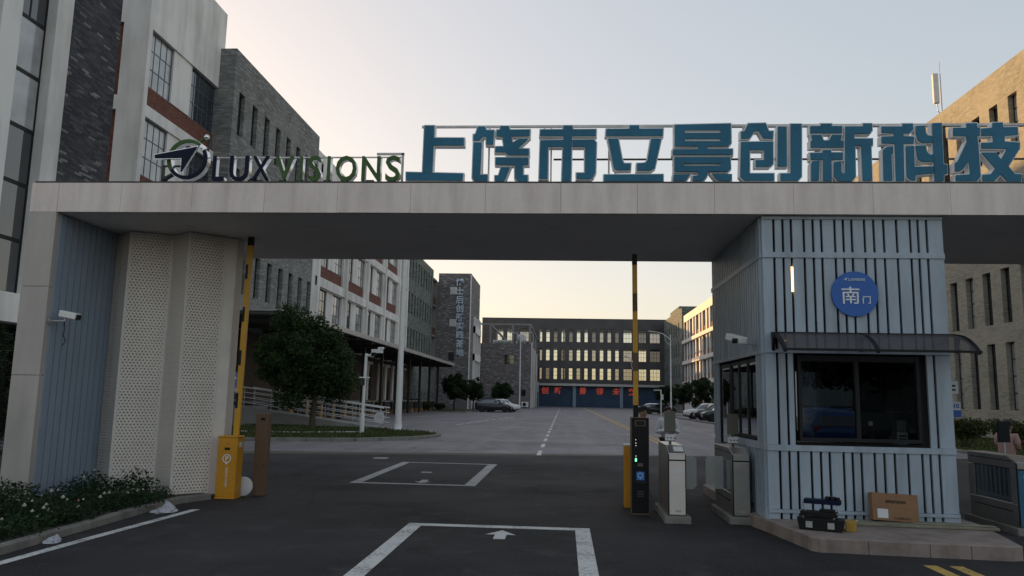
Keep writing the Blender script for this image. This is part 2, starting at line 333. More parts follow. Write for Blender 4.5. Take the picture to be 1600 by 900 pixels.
class MB:
    """collects faces, then links them as one mesh object"""
    def __init__(s, m=None): s.v = []; s.f = []; s.mi = []; s.mats = []; s.cur = 0; s.sm = []; s.smooth = False; m and s.mat(m)
    def mat(s, m):
        if m not in s.mats: s.mats.append(m)
        s.cur = s.mats.index(m); return s
    def face(s, pts):
        i = len(s.v); s.v += [tuple(p) for p in pts]; s.f.append(tuple(range(i, i+len(pts)))); s.mi.append(s.cur); s.sm.append(s.smooth)
    def grid(s, rings, close=True):
        """rings of equal length joined into a smooth-able skin"""
        i0 = len(s.v); n = len(rings[0])
        for r in rings: s.v += [tuple(p) for p in r]
        for a in range(len(rings)-1):
            for b in range(n if close else n-1):
                c = (b+1) % n
                s.f.append((i0+a*n+b, i0+a*n+c, i0+(a+1)*n+c, i0+(a+1)*n+b)); s.mi.append(s.cur); s.sm.append(s.smooth)
    def box(s, x0, x1, y0, y1, z0, z1):
        p = [(x0,y0,z0),(x1,y0,z0),(x1,y1,z0),(x0,y1,z0),(x0,y0,z1),(x1,y0,z1),(x1,y1,z1),(x0,y1,z1)]
        i = len(s.v); s.v += p
        for q in ((0,3,2,1),(4,5,6,7),(0,1,5,4),(1,2,6,5),(2,3,7,6),(3,0,4,7)):
            s.f.append(tuple(i+k for k in q)); s.mi.append(s.cur); s.sm.append(False)
        return s
    def obox(s, c, size, rz=0.0, rx=0.0, ry=0.0):
        m = Matrix.Translation(c) @ Matrix.Rotation(rz, 4, 'Z') @ Matrix.Rotation(ry, 4, 'Y') @ Matrix.Rotation(rx, 4, 'X')
        t = MB(); a, b, d = size[0]/2, size[1]/2, size[2]/2; t.box(-a, a, -b, b, -d, d)
        i = len(s.v); s.v += [tuple(m @ Vector(p)) for p in t.v]
        for q in t.f: s.f.append(tuple(i+k for k in q)); s.mi.append(s.cur); s.sm.append(False)
        return s
    def prism(s, pts, a, b, axis='z'):
        """pts: 2D polygon; axis z: (x,y)->z a..b ; axis y: (x,z)->y a..b ; axis x: (y,z)->x a..b"""
        def P(p, h): return (p[0], p[1], h) if axis == 'z' else ((p[0], h, p[1]) if axis == 'y' else (h, p[0], p[1]))
        n = len(pts); i = len(s.v)
        s.v += [P(p, a) for p in pts] + [P(p, b) for p in pts]
        s.f.append(tuple(range(i, i+n))); s.f.append(tuple(range(i+2*n-1, i+n-1, -1)))
        s.mi += [s.cur]*2; s.sm += [False]*2
        for k in range(n):
            s.f.append((i+k, i+n+k, i+n+(k+1) % n, i+(k+1) % n)); s.mi.append(s.cur); s.sm.append(False)
        return s
    def tube(s, p0, p1, r0, r1=None, n=10, caps=True):
        r1 = r0 if r1 is None else r1; p0 = Vector(p0); p1 = Vector(p1); d = (p1-p0).normalized()
        a = d.orthogonal().normalized(); b = d.cross(a)
        ring = lambda c, r: [tuple(c + (a*math.cos(2*math.pi*k/n) + b*math.sin(2*math.pi*k/n))*r) for k in range(n)]
        A, B = ring(p0, r0), ring(p1, r1); sm = s.smooth; s.smooth = n > 5; s.grid([A, B]); s.smooth = False
        if caps: s.face(A[::-1]); s.face(B)
        s.smooth = sm; return s
    def path(s, pts, r, n=8):
        for a, b in zip(pts[:-1], pts[1:]): s.tube(a, b, r, r, n)
        return s
    def lathe(s, prof, c=(0, 0, 0), n=24, axis='z'):
        rings = []
        for r, h in prof:
            ring = []
            for k in range(n):
                u, v = r*math.cos(2*math.pi*k/n), r*math.sin(2*math.pi*k/n)
                p = (u, v, h) if axis == 'z' else ((u, h, v) if axis == 'y' else (h, u, v))
                ring.append((p[0]+c[0], p[1]+c[1], p[2]+c[2]))
            rings.append(ring)
        sm = s.smooth; s.smooth = True; s.grid(rings); s.smooth = False
        s.face(rings[0][::-1]); s.face(rings[-1]); s.smooth = sm; return s
    def ball(s, c, r, n=12, m=8, sz=1.0):
        s.lathe([(max(1e-4, r*math.sin(math.pi*k/m)), -r*sz*math.cos(math.pi*k/m)) for k in range(m+1)], c, n); return s
    def mesh(s, name):
        me = bpy.data.meshes.new(name); me.from_pydata(s.v, [], s.f)
        for m in s.mats or ['concrete']: me.materials.append(MATS[m])
        me.polygons.foreach_set('material_index', s.mi); me.polygons.foreach_set('use_smooth', s.sm); me.update(); return me
    def build(s, name, parent=None, world=False, bevel=0.0, loc=(0, 0, 0), rz=0.0, fix=True, rot=None):
        if world and parent is not None:
            inv = W[parent].inverted(); s.v = [tuple(inv @ Vector(p)) for p in s.v]
        if parent is None and loc == (0, 0, 0) and world:      # origin at the base centre
            xs = [p[0] for p in s.v]; ys = [p[1] for p in s.v]; zs = [p[2] for p in s.v]
            loc = ((min(xs)+max(xs))/2, (min(ys)+max(ys))/2, min(zs)); s.v = [(p[0]-loc[0], p[1]-loc[1], p[2]-loc[2]) for p in s.v]
        me = s.mesh(name)
        if fix:
            import bmesh
            bm = bmesh.new(); bm.from_mesh(me); bmesh.ops.recalc_face_normals(bm, faces=bm.faces); bm.to_mesh(me); bm.free()
        o = mesh_obj(name, me, parent, loc, rz, rot)
        if bevel:
            b = o.modifiers.new('bevel', 'BEVEL'); b.width = bevel; b.segments = 2; b.limit_method = 'ANGLE'; b.angle_limit = R(40)
        return o

def text_mesh(body, m, size=1.0, extrude=0.01, offset=0.0, sx=1.0, align='CENTER', spacing=1.0):
    """lettering standing in the XZ plane, its face towards -Y; origin at the baseline (centred)"""
    c = bpy.data.curves.new('lettering', 'FONT'); c.body = body; c.size = size; c.extrude = extrude; c.offset = offset
    c.align_x = align; c.space_character = spacing; c.resolution_u = 3
    o = bpy.data.objects.new('lettering', c); COL.objects.link(o)
    dg = bpy.context.evaluated_depsgraph_get(); me = bpy.data.meshes.new_from_object(o.evaluated_get(dg))
    bpy.data.objects.remove(o); bpy.data.curves.remove(c)
    me.transform(Matrix(((sx, 0, 0, 0), (0, 0, -1, 0), (0, 1, 0, 0), (0, 0, 0, 1))))
    me.materials.clear(); me.materials.append(MATS[m]); return me
def fit_text(me, x0, x1, z0, z1):
    xs = [v.co.x for v in me.vertices]; zs = [v.co.z for v in me.vertices]
    a = (x1-x0)/(max(xs)-min(xs)); b = (z1-z0)/(max(zs)-min(zs))
    for v in me.vertices: v.co.x = x0 + (v.co.x-min(xs))*a; v.co.z = z0 + (v.co.z-min(zs))*b
    return me

# ------------------------------------------------------------------ building helpers
# a building's root is an Empty whose local x runs along its facade, y goes into the building, z up
def facade(mb, x0, x1, z0, z1, holes, y=0.0, depth=0.25, m='stone_grey', reveal=None, flip=False):
    """wall sheet with rectangular openings (hx0,hx1,hz0,hz1) and their reveals"""
    xs = sorted({x0, x1, *[v for h in holes for v in h[:2]]}); zs = sorted({z0, z1, *[v for h in holes for v in h[2:]]})
    mb.mat(m)
    import bisect
    hit = set()
    for h in holes:
        for i in range(bisect.bisect_left(xs, h[0]), bisect.bisect_left(xs, h[1])):
            for j in range(bisect.bisect_left(zs, h[2]), bisect.bisect_left(zs, h[3])): hit.add((i, j))
    for j in range(len(zs)-1):
        i = 0
        while i < len(xs)-1:
            if (i, j) in hit: i += 1; continue
            k = i
            while k+1 < len(xs)-1 and (k+1, j) not in hit: k += 1
            mb.face([(xs[i], y, zs[j]), (xs[k+1], y, zs[j]), (xs[k+1], y, zs[j+1]), (xs[i], y, zs[j+1])]); i = k+1
    mb.mat(reveal or m)
    for a, b, c, d in holes:
        e = y+depth
        mb.face([(a, y, c), (a, e, c), (a, e, d), (a, y, d)]); mb.face([(b, y, c), (b, y, d), (b, e, d), (b, e, c)])
        mb.face([(a, y, c), (b, y, c), (b, e, c), (a, e, c)]); mb.face([(a, y, d), (a, e, d), (b, e, d), (b, y, d)])
def shell(mb, x0, x1, y0, y1, z0, z1, m, roof='concrete', parapet=0.5):
    """ends, back and roof that close a block behind its facade"""
    mb.mat(m)
    mb.face([(x0, y0, z0), (x0, y1, z0), (x0, y1, z1), (x0, y0, z1)]); mb.face([(x1, y0, z0), (x1, y0, z1), (x1, y1, z1), (x1, y1, z0)])
    mb.face([(x0, y1, z0), (x1, y1, z0), (x1, y1, z1), (x0, y1, z1)])
    t = 0.3
    mb.box(x0, x1, y0+0.001, y0+t, z1-0.02, z1+0.06); mb.box(x0, x1, y1-t, y1-0.001, z1-0.02, z1+0.06)
    mb.box(x0+0.001, x0+t, y0+t, y1-t, z1-0.02, z1+0.06); mb.box(x1-t, x1-0.001, y0+t, y1-t, z1-0.02, z1+0.06)
    mb.mat(roof); mb.face([(x0+.02, y0+.02, z1-parapet), (x1-.02, y0+.02, z1-parapet), (x1-.02, y1, z1-parapet), (x0+.02, y1, z1-parapet)])
_win = {}
def window(root, x, z, w, h, nx=2, nz=3, depth=0.16, frame='frame_dark', pane='glass_dark', bar=0.05, rz=0.0, y=0.0, edge=0.06):
    key = (round(w, 3), round(h, 3), nx, nz, frame, pane, bar, edge)
    if key not in _win:
        f = MB(frame); t = 0.05
        f.box(0, edge, 0, t, 0, h); f.box(w-edge, w, 0, t, 0, h); f.box(edge, w-edge, 0, t, 0, edge); f.box(edge, w-edge, 0, t, h-edge, h)
        for i in range(1, nx): f.box(w*i/nx-bar/2, w*i/nx+bar/2, 0.004, t-.004, edge, h-edge)
        for j in range(1, nz):
            for i in range(nx):
                f.box(w*i/nx+bar/2 if i else edge, w*(i+1)/nx-bar/2 if i < nx-1 else w-edge, 0.006, t-.006, h*j/nz-bar/2, h*j/nz+bar/2)
        p = MB(pane); p.box(0.01, w-0.01, 0.022, 0.032, 0.01, h-0.01)
        _win[key] = (f.mesh('window'), p.mesh('pane'))
    fm, pm = _win[key]
    o = mesh_obj('window', fm, root, (x, y+depth, z), rz); mesh_obj('pane', pm, o)
    return o

# ------------------------------------------------------------------ ground
def sheet(name, pts, z, m, label=None, cat=None):
    b = MB(m); b.face([(x, y, z) for x, y in pts]); o = b.build(name, fix=False); o['kind'] = 'structure'; return o
sheet('ground', [(-1500, -1500), (1500, -1500), (1500, 3000), (-1500, 3000)], -0.012, 'earth')
sheet('yard_pavement', [(-21.5, 21.2), (24.5, 30.2), (24.5, 215), (-21.5, 215)], -0.004, 'asphalt_grey')
sheet('road', [(-60, -60), (60, -60), (60, 37), (24.5, 30.25), (5.0, 26.0), (-1.0, 24.5), (-9.0, 22.7), (-21.5, 20.5), (-60, 14)], 0.0, 'asphalt_dark')
def strip(pts, wd, z=0.004, m='paint_white', name='road_marking'):
    b = MB(m)
    for (x0, y0), (x1, y1) in zip(pts[:-1], pts[1:]):
        d = Vector((x1-x0, y1-y0, 0)).normalized(); n = Vector((-d.y, d.x, 0))*wd/2
        b.face([(x0-n.x, y0-n.y, z), (x1-n.x, y1-n.y, z), (x1+n.x, y1+n.y, z), (x0+n.x, y0+n.y, z)])
    o = b.build(name, fix=False); o['kind'] = 'structure'; return o
def ground_poly(polys, m, z=0.004, name='road_marking'):
    b = MB(m)
    for p in polys: b.face([(x, y, z) for x, y in p])
    o = b.build(name, fix=False); o['kind'] = 'structure'; return o
# entry box in front of the barrier, and the one behind it
ground_poly([[(-2.13, 4.0), (-1.93, 4.0), (-1.93, 10.78), (-2.13, 10.78)], [(0.17, 4.0), (0.37, 4.0), (0.37, 10.78), (0.17, 10.78)], [(-2.13, 10.78), (0.37, 10.78), (0.37, 10.98), (-2.13, 10.98)]], 'paint_white')
ground_poly([[(-0.87, 9.95), (-0.72, 9.95), (-0.72, 10.27), (-0.60, 10.27), (-0.80, 10.6), (-1.0, 10.27), (-0.87, 10.27)]], 'paint_white')
ground_poly([[(-4.3, 15.65), (-4.08, 15.65), (-4.08, 20.9), (-4.3, 20.9)], [(-1.98, 15.65), (-1.75, 15.65), (-1.75, 20.9), (-1.98, 20.9)], [(-4.08, 15.65), (-1.98, 15.65), (-1.98, 15.83), (-4.08, 15.83)], [(-4.08, 20.72), (-1.98, 20.72), (-1.98, 20.9), (-4.08, 20.9)]], 'paint_faded')
ground_poly([[(-2.98, 16.6), (-2.83, 16.6), (-2.83, 16.25), (-2.72, 16.25), (-2.9, 15.95), (-3.09, 16.25), (-2.98, 16.25)], [(-3.3, 18.1), (-3.05, 18.1), (-3.05, 18.35), (-3.3, 18.35)]], 'paint_faded')
ground_poly([[(-5.35, 21.75), (-4.95, 21.75), (-4.95, 22.2), (-5.35, 22.2)]], 'paint_faded')
strip([(-5.72, 5.5), (-5.62, 9.0), (-5.50, 11.6)], 0.13)
y = 24.6
dash = []
while y < 150:
    dash.append([(-0.84, y), (-0.70, y), (-0.70, y+2.2), (-0.84, y+2.2)]); y += 4.1
ground_poly(dash, 'paint_white')
strip([(3.98, 32.2), (3.98, 165)], 0.14, m='paint_yellow'); strip([(4.28, 32.2), (4.28, 165)], 0.13, m='paint_yellow')
dash = []; y = 36.0
while y < 150:
    dash.append([(8.0, y), (8.14, y), (8.14, y+2.2), (8.0, y+2.2)]); y += 5.2
ground_poly(dash, 'paint_faded')
ground_poly([[(4.0, 7.5), (4.15, 7.5), (4.15, 9.2), (4.0, 9.2)], [(4.28, 7.5), (4.43, 7.5), (4.43, 9.2), (4.28, 9.2)]], 'paint_yellow')
strip([(-16.5, 31.0), (5.8, 31.2), (24, 33)], 0.10, 0.003, 'rail_dark', 'drain_channel')
strip([(-16, 26.0), (-9.6, 25.9)], 0.12, m='paint_faded'); strip([(-16, 23.9), (-8.2, 24.0)], 0.12, m='paint_faded')
for k in range(6): strip([(-8.3-.45*k, 50.5+k*.2), (-7.0-.45*k, 54.5+k*.2)], 0.22, m='paint_faded')
dash = [[(-7.0+i*0.28, 50+i*3.1), (-6.8+i*.28, 50+i*3.1), (-6.6+i*.28, 52+i*3.1), (-6.8+i*.28, 52+i*3.1)] for i in range(8)]
ground_poly(dash, 'paint_white')
for k in range(5): strip([(-17, 58+k*7.5), (-9.5, 58+k*7.5)], 0.14, m='paint_faded')
for k in range(3): strip([(-12.0, 95.4+k*2.9), (-6.0, 95.4+k*2.9)], 0.12, m='paint_white')

def kerb(name, pts, wd, z0, z1, m='kerb', closed=False):
    """a raised kerb run, its stones parted by narrow joints"""
    b = MB(m); q = pts + ([pts[0]] if closed else [])
    for (x0, y0), (x1, y1) in zip(q[:-1], q[1:]):
        d = Vector((x1-x0, y1-y0, 0)); L = d.length; d.normalize(); n = max(1, round(L/0.95)); a = math.atan2(d.y, d.x)
        for k in range(n):
            c = Vector((x0, y0, 0)) + d*(L*(k+.5)/n); b.obox((c.x, c.y, (z0+z1)/2+random.uniform(-.006, .004)), (L/n-0.012, wd, z1-z0), a+random.uniform(-.006, .006))
    o = b.build(name, world=True, bevel=0.012); o['kind'] = 'structure'; return o
kerb('kerb', [(-5.9, 4.5), (-6.0, 8.0), (-6.12, 11.2), (-6.1, 12.2), (-5.85, 12.75)], 0.15, -0.05, 0.095)
isl = [(-16.5, 27.6), (-11.3, 28.3), (-8.0, 29.6), (-6.3, 31.4), (-5.55, 33.6), (-5.6, 35.0), (-6.6, 37.0), (-9.6, 39.6), (-16.5, 41)]
kerb('kerb', isl[:7], 0.18, -0.05, 0.13)
b = MB('grass'); b.prism(isl, -0.02, 0.09); o = b.build('lawn_island'); o['kind'] = 'structure'
def blades(name, poly, n, h, m='grass', z=0.09, seed=3):
    rn = random.Random(seed); xs = [p[0] for p in poly]; ys = [p[1] for p in poly]; g = MB(m)
    def inside(x, y):
        c = False; j = len(poly)-1
        for i in range(len(poly)):
            if (poly[i][1] > y) != (poly[j][1] > y) and x < (poly[j][0]-poly[i][0])*(y-poly[i][1])/(poly[j][1]-poly[i][1])+poly[i][0]: c = not c
            j = i
        return c
    k = 0
    while k < n:
        x, y = rn.uniform(min(xs), max(xs)), rn.uniform(min(ys), max(ys))
        if not inside(x, y): continue
        k += 1; a = rn.uniform(0, 6.28); hh = h*rn.uniform(.4, 1.3); wd = rn.uniform(.02, .05); dx, dy = math.cos(a)*wd, math.sin(a)*wd; lx, ly = rn.uniform(-.5, .5)*hh, rn.uniform(-.5, .5)*hh
        g.face([(x-dx, y-dy, z), (x+dx, y+dy, z), (x+lx, y+ly, z+hh)])
    return tag(g.build(name, fix=False), 'short dull green grass on the kerbed island by the ramp', 'grass', kind='stuff')
blades('grass', isl, 9000, 0.10)
# ------------------------------------------------------------------ buildings on the left of the yard
# glazed block with the slate wall, nearest
t = thing('glazed_building', 'dark glazed block with white fins and a slate brick wall, nearest on the left', 'building', (-19, 16, 0), R(90))
b = MB()
facade(b, 10.5, 13.7, 0, 24, [], m='slate')
b.mat('render_white'); b.box(9.62, 10.498, -0.12, 1.5, 4.4, 24.2); b.box(7.0, 7.9, -0.12, 1.5, 4.4, 24.2); b.box(3.2, 4.1, -.12, 1.5, 4.4, 24.2)
b.box(2, 10.5, -0.10, 1.5, 4.0, 5.0)
shell(b, -6, 13.7, 1.2, 4.5, 0, 24, 'slate')
b.mat('slate'); b.face([(13.7, 0, 0), (13.7, 1.2, 0), (13.7, 1.2, 24), (13.7, 0, 24)])
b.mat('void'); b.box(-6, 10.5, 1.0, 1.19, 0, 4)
b.build('wall', t)
for x0, x1 in ((7.9, 9.62), (4.1, 7.0), (-1, 3.2)):
    for z0, z1 in ((5.0, 6.9), (6.9, 8.9), (8.9, 10.9), (10.9, 12.9), (12.9, 14.9), (14.9, 17.4), (17.4, 20), (20, 22), (22, 24)):
        window(t, x0, z0, x1-x0, z1-z0, nx=2 if z0 > 14 or x1-x0 > 2 else 1, nz=1, depth=0.25, edge=0.07, bar=0.06, pane='glass_pale' if 10 < z0 < 14 else 'glass_dark')  # pale pane colour in the middle rows imitates bright reflections
b = MB('canopy_metal'); b.box(7.9, 10.5, 0.6, 0.7, 3.9, 4.0); b.build('soffit', t)

# white rendered block with brick spandrels
t = thing('white_building', 'white rendered block with large gridded windows and red brick bands, above the sign emblem', 'building', (-21, 35.2, 0), R(90))
b = MB(); rows = [(17.0, 19.95), (12.4, 15.35), (7.8, 10.75)]
facade(b, 0, 8.3, 0, 24.9, [(0.35, 8.2, z0-1.05, z1) for z0, z1 in rows], m='render_white', depth=0.3)
b.mat('render_white'); b.face([(0, 0, 0), (0, 1.35, 0), (0, 1.35, 24.9), (0, 0, 24.9)])
for za, zb in ((0, 7.0), (11.0, 11.65), (15.6, 16.35), (20.2, 24.9)): b.face([(0, 1.35, za), (0, 9, za), (0, 9, zb), (0, 1.35, zb)])
shell(b, 0.25, 8.3, 0.32, 12, 0, 24.9, 'render_white')
b.mat('render_white'); b.box(-.02, .3, -.02, 12, 24.7, 25.0)
for z0, z1 in rows: b.mat('render_white').box(2.75, 4.75, 0.10, 0.34, z0, z1)
b.mat('brick_red')
for za, zb in ((7, 11), (11.65, 15.6), (16.35, 20.2)): b.face([(0.18, 1.35, za), (0.18, 9, za), (0.18, 9, zb), (0.18, 1.35, zb)])
for z0, z1 in rows: b.box(0.36, 8.19, 0.14, 0.33, z0-1.05, z0)
b.build('wall', t)
for z0, z1 in rows:
    window(t, 0.42, z0, 2.33, z1-z0, 4, 3, depth=0.2, frame='frame_blue', pane='glass_pale'); window(t, 4.75, z0, 3.4, z1-z0, 6, 3, depth=0.2, frame='frame_blue')

# grey stone block
SL = [(17.3, 20.0), (12.6, 15.3), (7.8, 10.45)]
t = thing('stone_building', 'grey stone block with narrow slit windows and a sloping-looking roofline behind the green letters', 'building', (-20, 43.0, 0), R(90))
b = MB(); cols = [0.75+2.04*k for k in range(8)]
facade(b, 0, 16.0, 0, 22.4, [(x, x+.85, z0, z1) for x in cols for z0, z1 in SL], m='stone_grey', depth=0.32)
shell(b, 0, 16.0, 0, 14, 0, 22.4, 'stone_grey'); b.build('wall', t)
for x in cols:
    for z0, z1 in SL: window(t, x, z0, .85, z1-z0, 1, 3, depth=0.24, pane='glass_dark')

# long white block
t = thing('white_building', 'long white block with pairs of windows over red brick panels, behind the loading canopy', 'building', (-20, 59.0, 0), R(90))
b = MB(); rows = [(16.9, 19.6), (12.3, 15.0), (7.7, 10.35)]
bays = [1.95+7.56*k for k in range(4)]; holes = []
for x in bays:
    holes += [(x, x+6.6, z0-(1.0 if z0 > 9 else 0), z1) for z0, z1 in rows]
holes += [(32.2, 35.4, z0-(1.0 if z0 > 9 else 0), z1) for z0, z1 in rows]
facade(b, 0, 36.6, 0, 21.4, holes, m='render_white', depth=0.32)
shell(b, 0, 36.6, 0.34, 14, 0, 21.4, 'render_white')
for x in bays:
    for z0, z1 in rows:
        b.mat('render_white'); b.box(x+2.45, x+4.15, 0.1, .33, z0, z1)
        if z0 > 9: b.mat('brick_red'); b.box(x+.01, x+6.59, 0.16, 0.33, z0-1.0, z0)
b.mat('brick_red')
for z0, z1 in rows[:2]: b.box(32.21, 35.39, 0.16, .33, z0-1.0, z0)
for x in [0.9, 9.05, 16.6, 24.2, 31.4, 36.0]: b.mat('render_white'); b.box(x, x+.55, -0.22, -.001, 5.5, 21.2)
for z in (10.45, 15.1, 19.75): b.box(0.9, 36.6, -0.14, -.002, z, z+.75)
b.build('wall', t)
for x in bays:
    for z0, z1 in rows:
        window(t, x+.05, z0, 2.4, z1-z0, 3, 3, depth=0.2, pane='glass_dark'); window(t, x+4.15, z0, 2.4, z1-z0, 3, 3, depth=0.2, pane='glass_pale')
for z0, z1 in rows: window(t, 32.3, z0, 3.0, z1-z0, 4, 3, depth=0.2)

# greenish stone block with the open stair landings at its far end
t = thing('stone_building', 'greenish stone block with rows of slit windows and open stair landings beside the lettered tower', 'building', (-20, 95.7, 0), R(90))
b = MB(); rows = [(16.9, 19.7), (12.4, 15.1), (7.9, 10.5)]; cols = [1.0+2.0*k for k in range(9)]
facade(b, 0, 19.2, 0, 20.8, [(x, x+.95, z0, z1) for x in cols for z0, z1 in rows], m='stone_green', depth=0.3)
shell(b, 0, 19.2, 0, 14, 0, 20.8, 'stone_green'); b.mat('void'); b.box(19.2, 22.2, 2.4, 2.6, 0, 19.4); b.build('wall', t)
for x in cols:
    for z0, z1 in rows: window(t, x, z0, .95, z1-z0, 1, 3, depth=0.22)
for z in (6.2, 10.8, 15.4, 19.4):
    b = MB('brick_grey'); b.box(19.21, 22.25, -.1, 2.4, z, z+.3); b.build('landing', t)
    if z < 19:
        b = MB('brick_brown'); [b.box(19.3+.3*k, 19.36+.3*k, -.06, 0, z+.3, z+1.35) for k in range(10)]; b.box(19.25, 22.2, -.07, .01, z+1.35, z+1.42); b.build('railing', t)
        b = MB('white_paint'); b.box(20.4, 21.0, 2.30, 2.39, z+2.2, z+3.4); b.build('notice', t)

# tower with the vertical characters
t = thing('tower_building', 'grey brick tower with a column of pale blue characters down its front', 'building', (-19.7, 118, 0))
b = MB(); facade(b, 0, 5.1, 0, 20.85, [(1.85, 2.75, 7.3, 8.6)], m='brick_grey', depth=0.25); shell(b, 0, 5.1, 0, 13, 0, 20.85, 'brick_grey')
b.box(-6, -.001, .2, 60, 0, 19.6); b.mat('white_paint'); b.box(5.02, 5.2, -0.12, 0.04, 0, 20.6)  # first box: unseen wing added to keep low sun off the yard
b.build('wall', t)
window(t, 1.85, 7.3, .9, 1.3, 2, 1, depth=0.15)
for z in (17.6, 12.6): 
    b = MB('white_paint'); b.box(1.9, 2.95, -0.12, -.002, z, z+1.1); b.mat('galv'); [b.box(2.0, 2.85, -0.14, -0.121, z+.12+.16*k, z+.2+.16*k) for k in range(6)]; b.build('vent', t)
for k, ch in enumerate("博士后创新实践基地"):
    me = text_mesh(ch, 'char_pale', 1.28, 0.06, 0.028); mesh_obj('character', me, t, (3.35+.035*k, -0.14, 19.0-1.36*k))
fr = MB('white_paint')
for z in (3.2, 7.6, 12.0): fr.box(5.101, 5.5, 4.5, 12.6, z, z+1.1)
for y_ in (4.5, 8.2, 12.2): fr.box(5.103, 5.45, y_, y_+.4, 0, 14.6)
fr.build('balcony_frame', t)
b = MB('glass_dark'); b.box(5.102, 5.12, 4.9, 12.2, 4.3, 14.5); b.build('glazing', t)

# low grey brick building with the roof frame
t = thing('brick_building', 'low grey brick building with an open concrete frame on its flat roof', 'building', (-16.2, 142, 0))
b = MB(); facade(b, 0, 10.05, 0, 11.7, [(5.2, 7.0, 8.0, 9.7), (8.4, 9.2, 2.2, 3.4)], m='brick_grey', depth=0.3); shell(b, 0, 10.05, 0, 42, 0, 11.7, 'brick_grey', parapet=.4); b.build('wall', t)
window(t, 5.2, 8.0, 1.8, 1.7, 2, 2, depth=0.2, frame='leaf_dark'); window(t, 8.4, 2.2, .8, 1.2, 1, 1, depth=0.2)
b = MB('concrete')
for x in (2.3, 6.5, 9.7):
    for y_ in (.05, 14, 28): b.box(x, x+.32, y_, y_+.32, 11.76, 15.2)
b.box(0, 10.05, .04, .4, 15.2, 15.5); b.box(9.7, 10.05, .4, 41, 15.2, 15.5); b.box(2.2, 2.55, .4, 41, 15.2, 15.5)
b.build('roof_frame', t)
for x, y_, w_ in ((2.9, 1.2, 3.6), (7.0, 4, 1.8)):
    b = MB('white_metal'); b.box(x, x+w_, y_, y_+1.2, 11.3, 12.5); b.mat('black'); [b.box(x+.15, x+w_-.15, y_-.02, y_-.001, 11.75+.11*k, 11.8+.11*k) for k in range(5)]; b.build('roof_unit', t)
b = MB('galv'); b.lathe([(0.01, 11.3), (.85, 11.3), (.85, 13.2), (.2, 13.7), (0.01, 13.7)], (8.2, 1.6, 0), 20); b.build('water_tank', t)
for y_ in (1.0, 9, 17, 27):
    b = MB('white_paint'); b.box(10.06, 10.3, y_, y_+.3, 0, 11.5+(y_ == 1)*.6); b.build('downpipe', t)
b = MB('galv'); b.box(10.06, 11.0, 20, 24, 4.9, 5.2); b.box(10.06, 10.9, 20, 20.3, 3.2, 4.9); b.build('bracket', t)

# dark building across the end of the yard
t = thing('clad_building', 'long dark clad building closing the end of the yard, evening sky showing through its windows', 'building', (-20, 186, 0))
cx = [14.2+1.84*k for k in range(11)]; rows = [(15.45, 18.55), (10.95, 13.95), (6.5, 9.3)]
wide = [(3.7, 1.5), (6.1, 1.5), (9.2, 2.2), (34.1, 2.05), (37.7, 1.85), (40.4, 2.4)]
spots = [(x-.46, .92) for x in cx] + wide
H = [(x, x+w_, z0, z1) for x, w_ in spots for z0, z1 in rows]
b = MB(); facade(b, 0, 45.4, 5.5, 21.0, H, m='dark_cladding', depth=0.35)
bh = [(1+6.35*k, 6.95+6.35*k, z0-.2, z1+.4) for k in range(7) for z0, z1 in rows]
facade(b, 0, 45.4, 0, 21.0, bh, y=14.0, m='dark_cladding', depth=0.3)
b.mat('dark_cladding'); b.face([(0, 0, 0), (0, 14, 0), (0, 14, 21), (0, 0, 21)]); b.face([(45.4, 0, 0), (45.4, 14, 0), (45.4, 14, 21), (45.4, 0, 21)])
b.mat('concrete')
for z in (5.2, 10.0, 14.6, 20.2): b.box(.05, 45.35, .4, 13.9, z, z+.3)
b.mat('dark_cladding'); b.box(-.05, 45.45, -.06, 14.1, 20.98, 21.15); b.build('wall', t)
for x, w_ in spots:
    for z0, z1 in rows: window(t, x, z0, w_, z1-z0, 1 if w_ < 1 else 2 if w_ < 1.7 else 3, 3, depth=0.25, pane=random.choice(('glass_clear', 'glass_clear', 'glass_clear', 'glass_haze', 'glass_inner2')), frame='frame_dark', bar=0.06)
b = MB('concrete'); b.box(0, 45.4, -1.4, -.01, 5.1, 5.5); b.mat('galv'); b.box(0, 45.4, -1.5, -1.41, 4.95, 5.5); b.build('canopy', t)
b = MB('shutter_blue'); b.box(13.6, 45.3, .05, .3, 0, 5.1); b.build('shutter', t)
for x in (13.3, 22.1, 33.2):
    b = MB('post_blue'); b.box(x, x+.75, -1.0, -.2, 0, 5.08); b.build('post', t)
for k, (x, ch) in enumerate(zip((15.5, 18.6, 24.5, 28.5, 32.4, 36.0), "创新景领未来")):
    me = text_mesh(ch, 'neon_red', 1.75, 0.05, 0.035); mesh_obj('character', me, t, (x, -0.05, 3.15))

# ------------------------------------------------------------------ loading dock and canopy under the long white block
t = thing('loading_canopy', 'long dark flat canopy on slim columns over the loading dock', 'canopy', (-17.3, 70, 0))
b = MB('canopy_metal'); b.box(-19.95, -14.6, 39.5, 102, 5.9, 6.12); [b.box(-19.9, -14.7, 41+4.3*k, 41.18+4.3*k, 5.66, 5.899) for k in range(15)]
b.mat('galv'); b.box(-14.6, -14.5, 39.4, 102.1, 5.84, 6.16); b.box(-19.95, -14.6, 39.44, 39.499, 6.08, 6.16); b.build('roof', t, world=True)
for k in range(10):
    b = MB('black_metal'); b.box(-16.35, -16.1, 43+6.2*k, 43.25+6.2*k, 0, 5.65); b.build('column', t, world=True)
t = thing('loading_dock', 'raised dark loading platform with ochre panels and black rubber bumpers', 'loading dock', (-18.4, 70, 0))
b = MB('dock_wall'); b.box(-19.98, -16.9, 45.5, 100, 0, 1.2); b.mat('concrete'); b.box(-19.98, -16.85, 45.5, 100, 1.2, 1.28); b.build('platform', t, world=True)
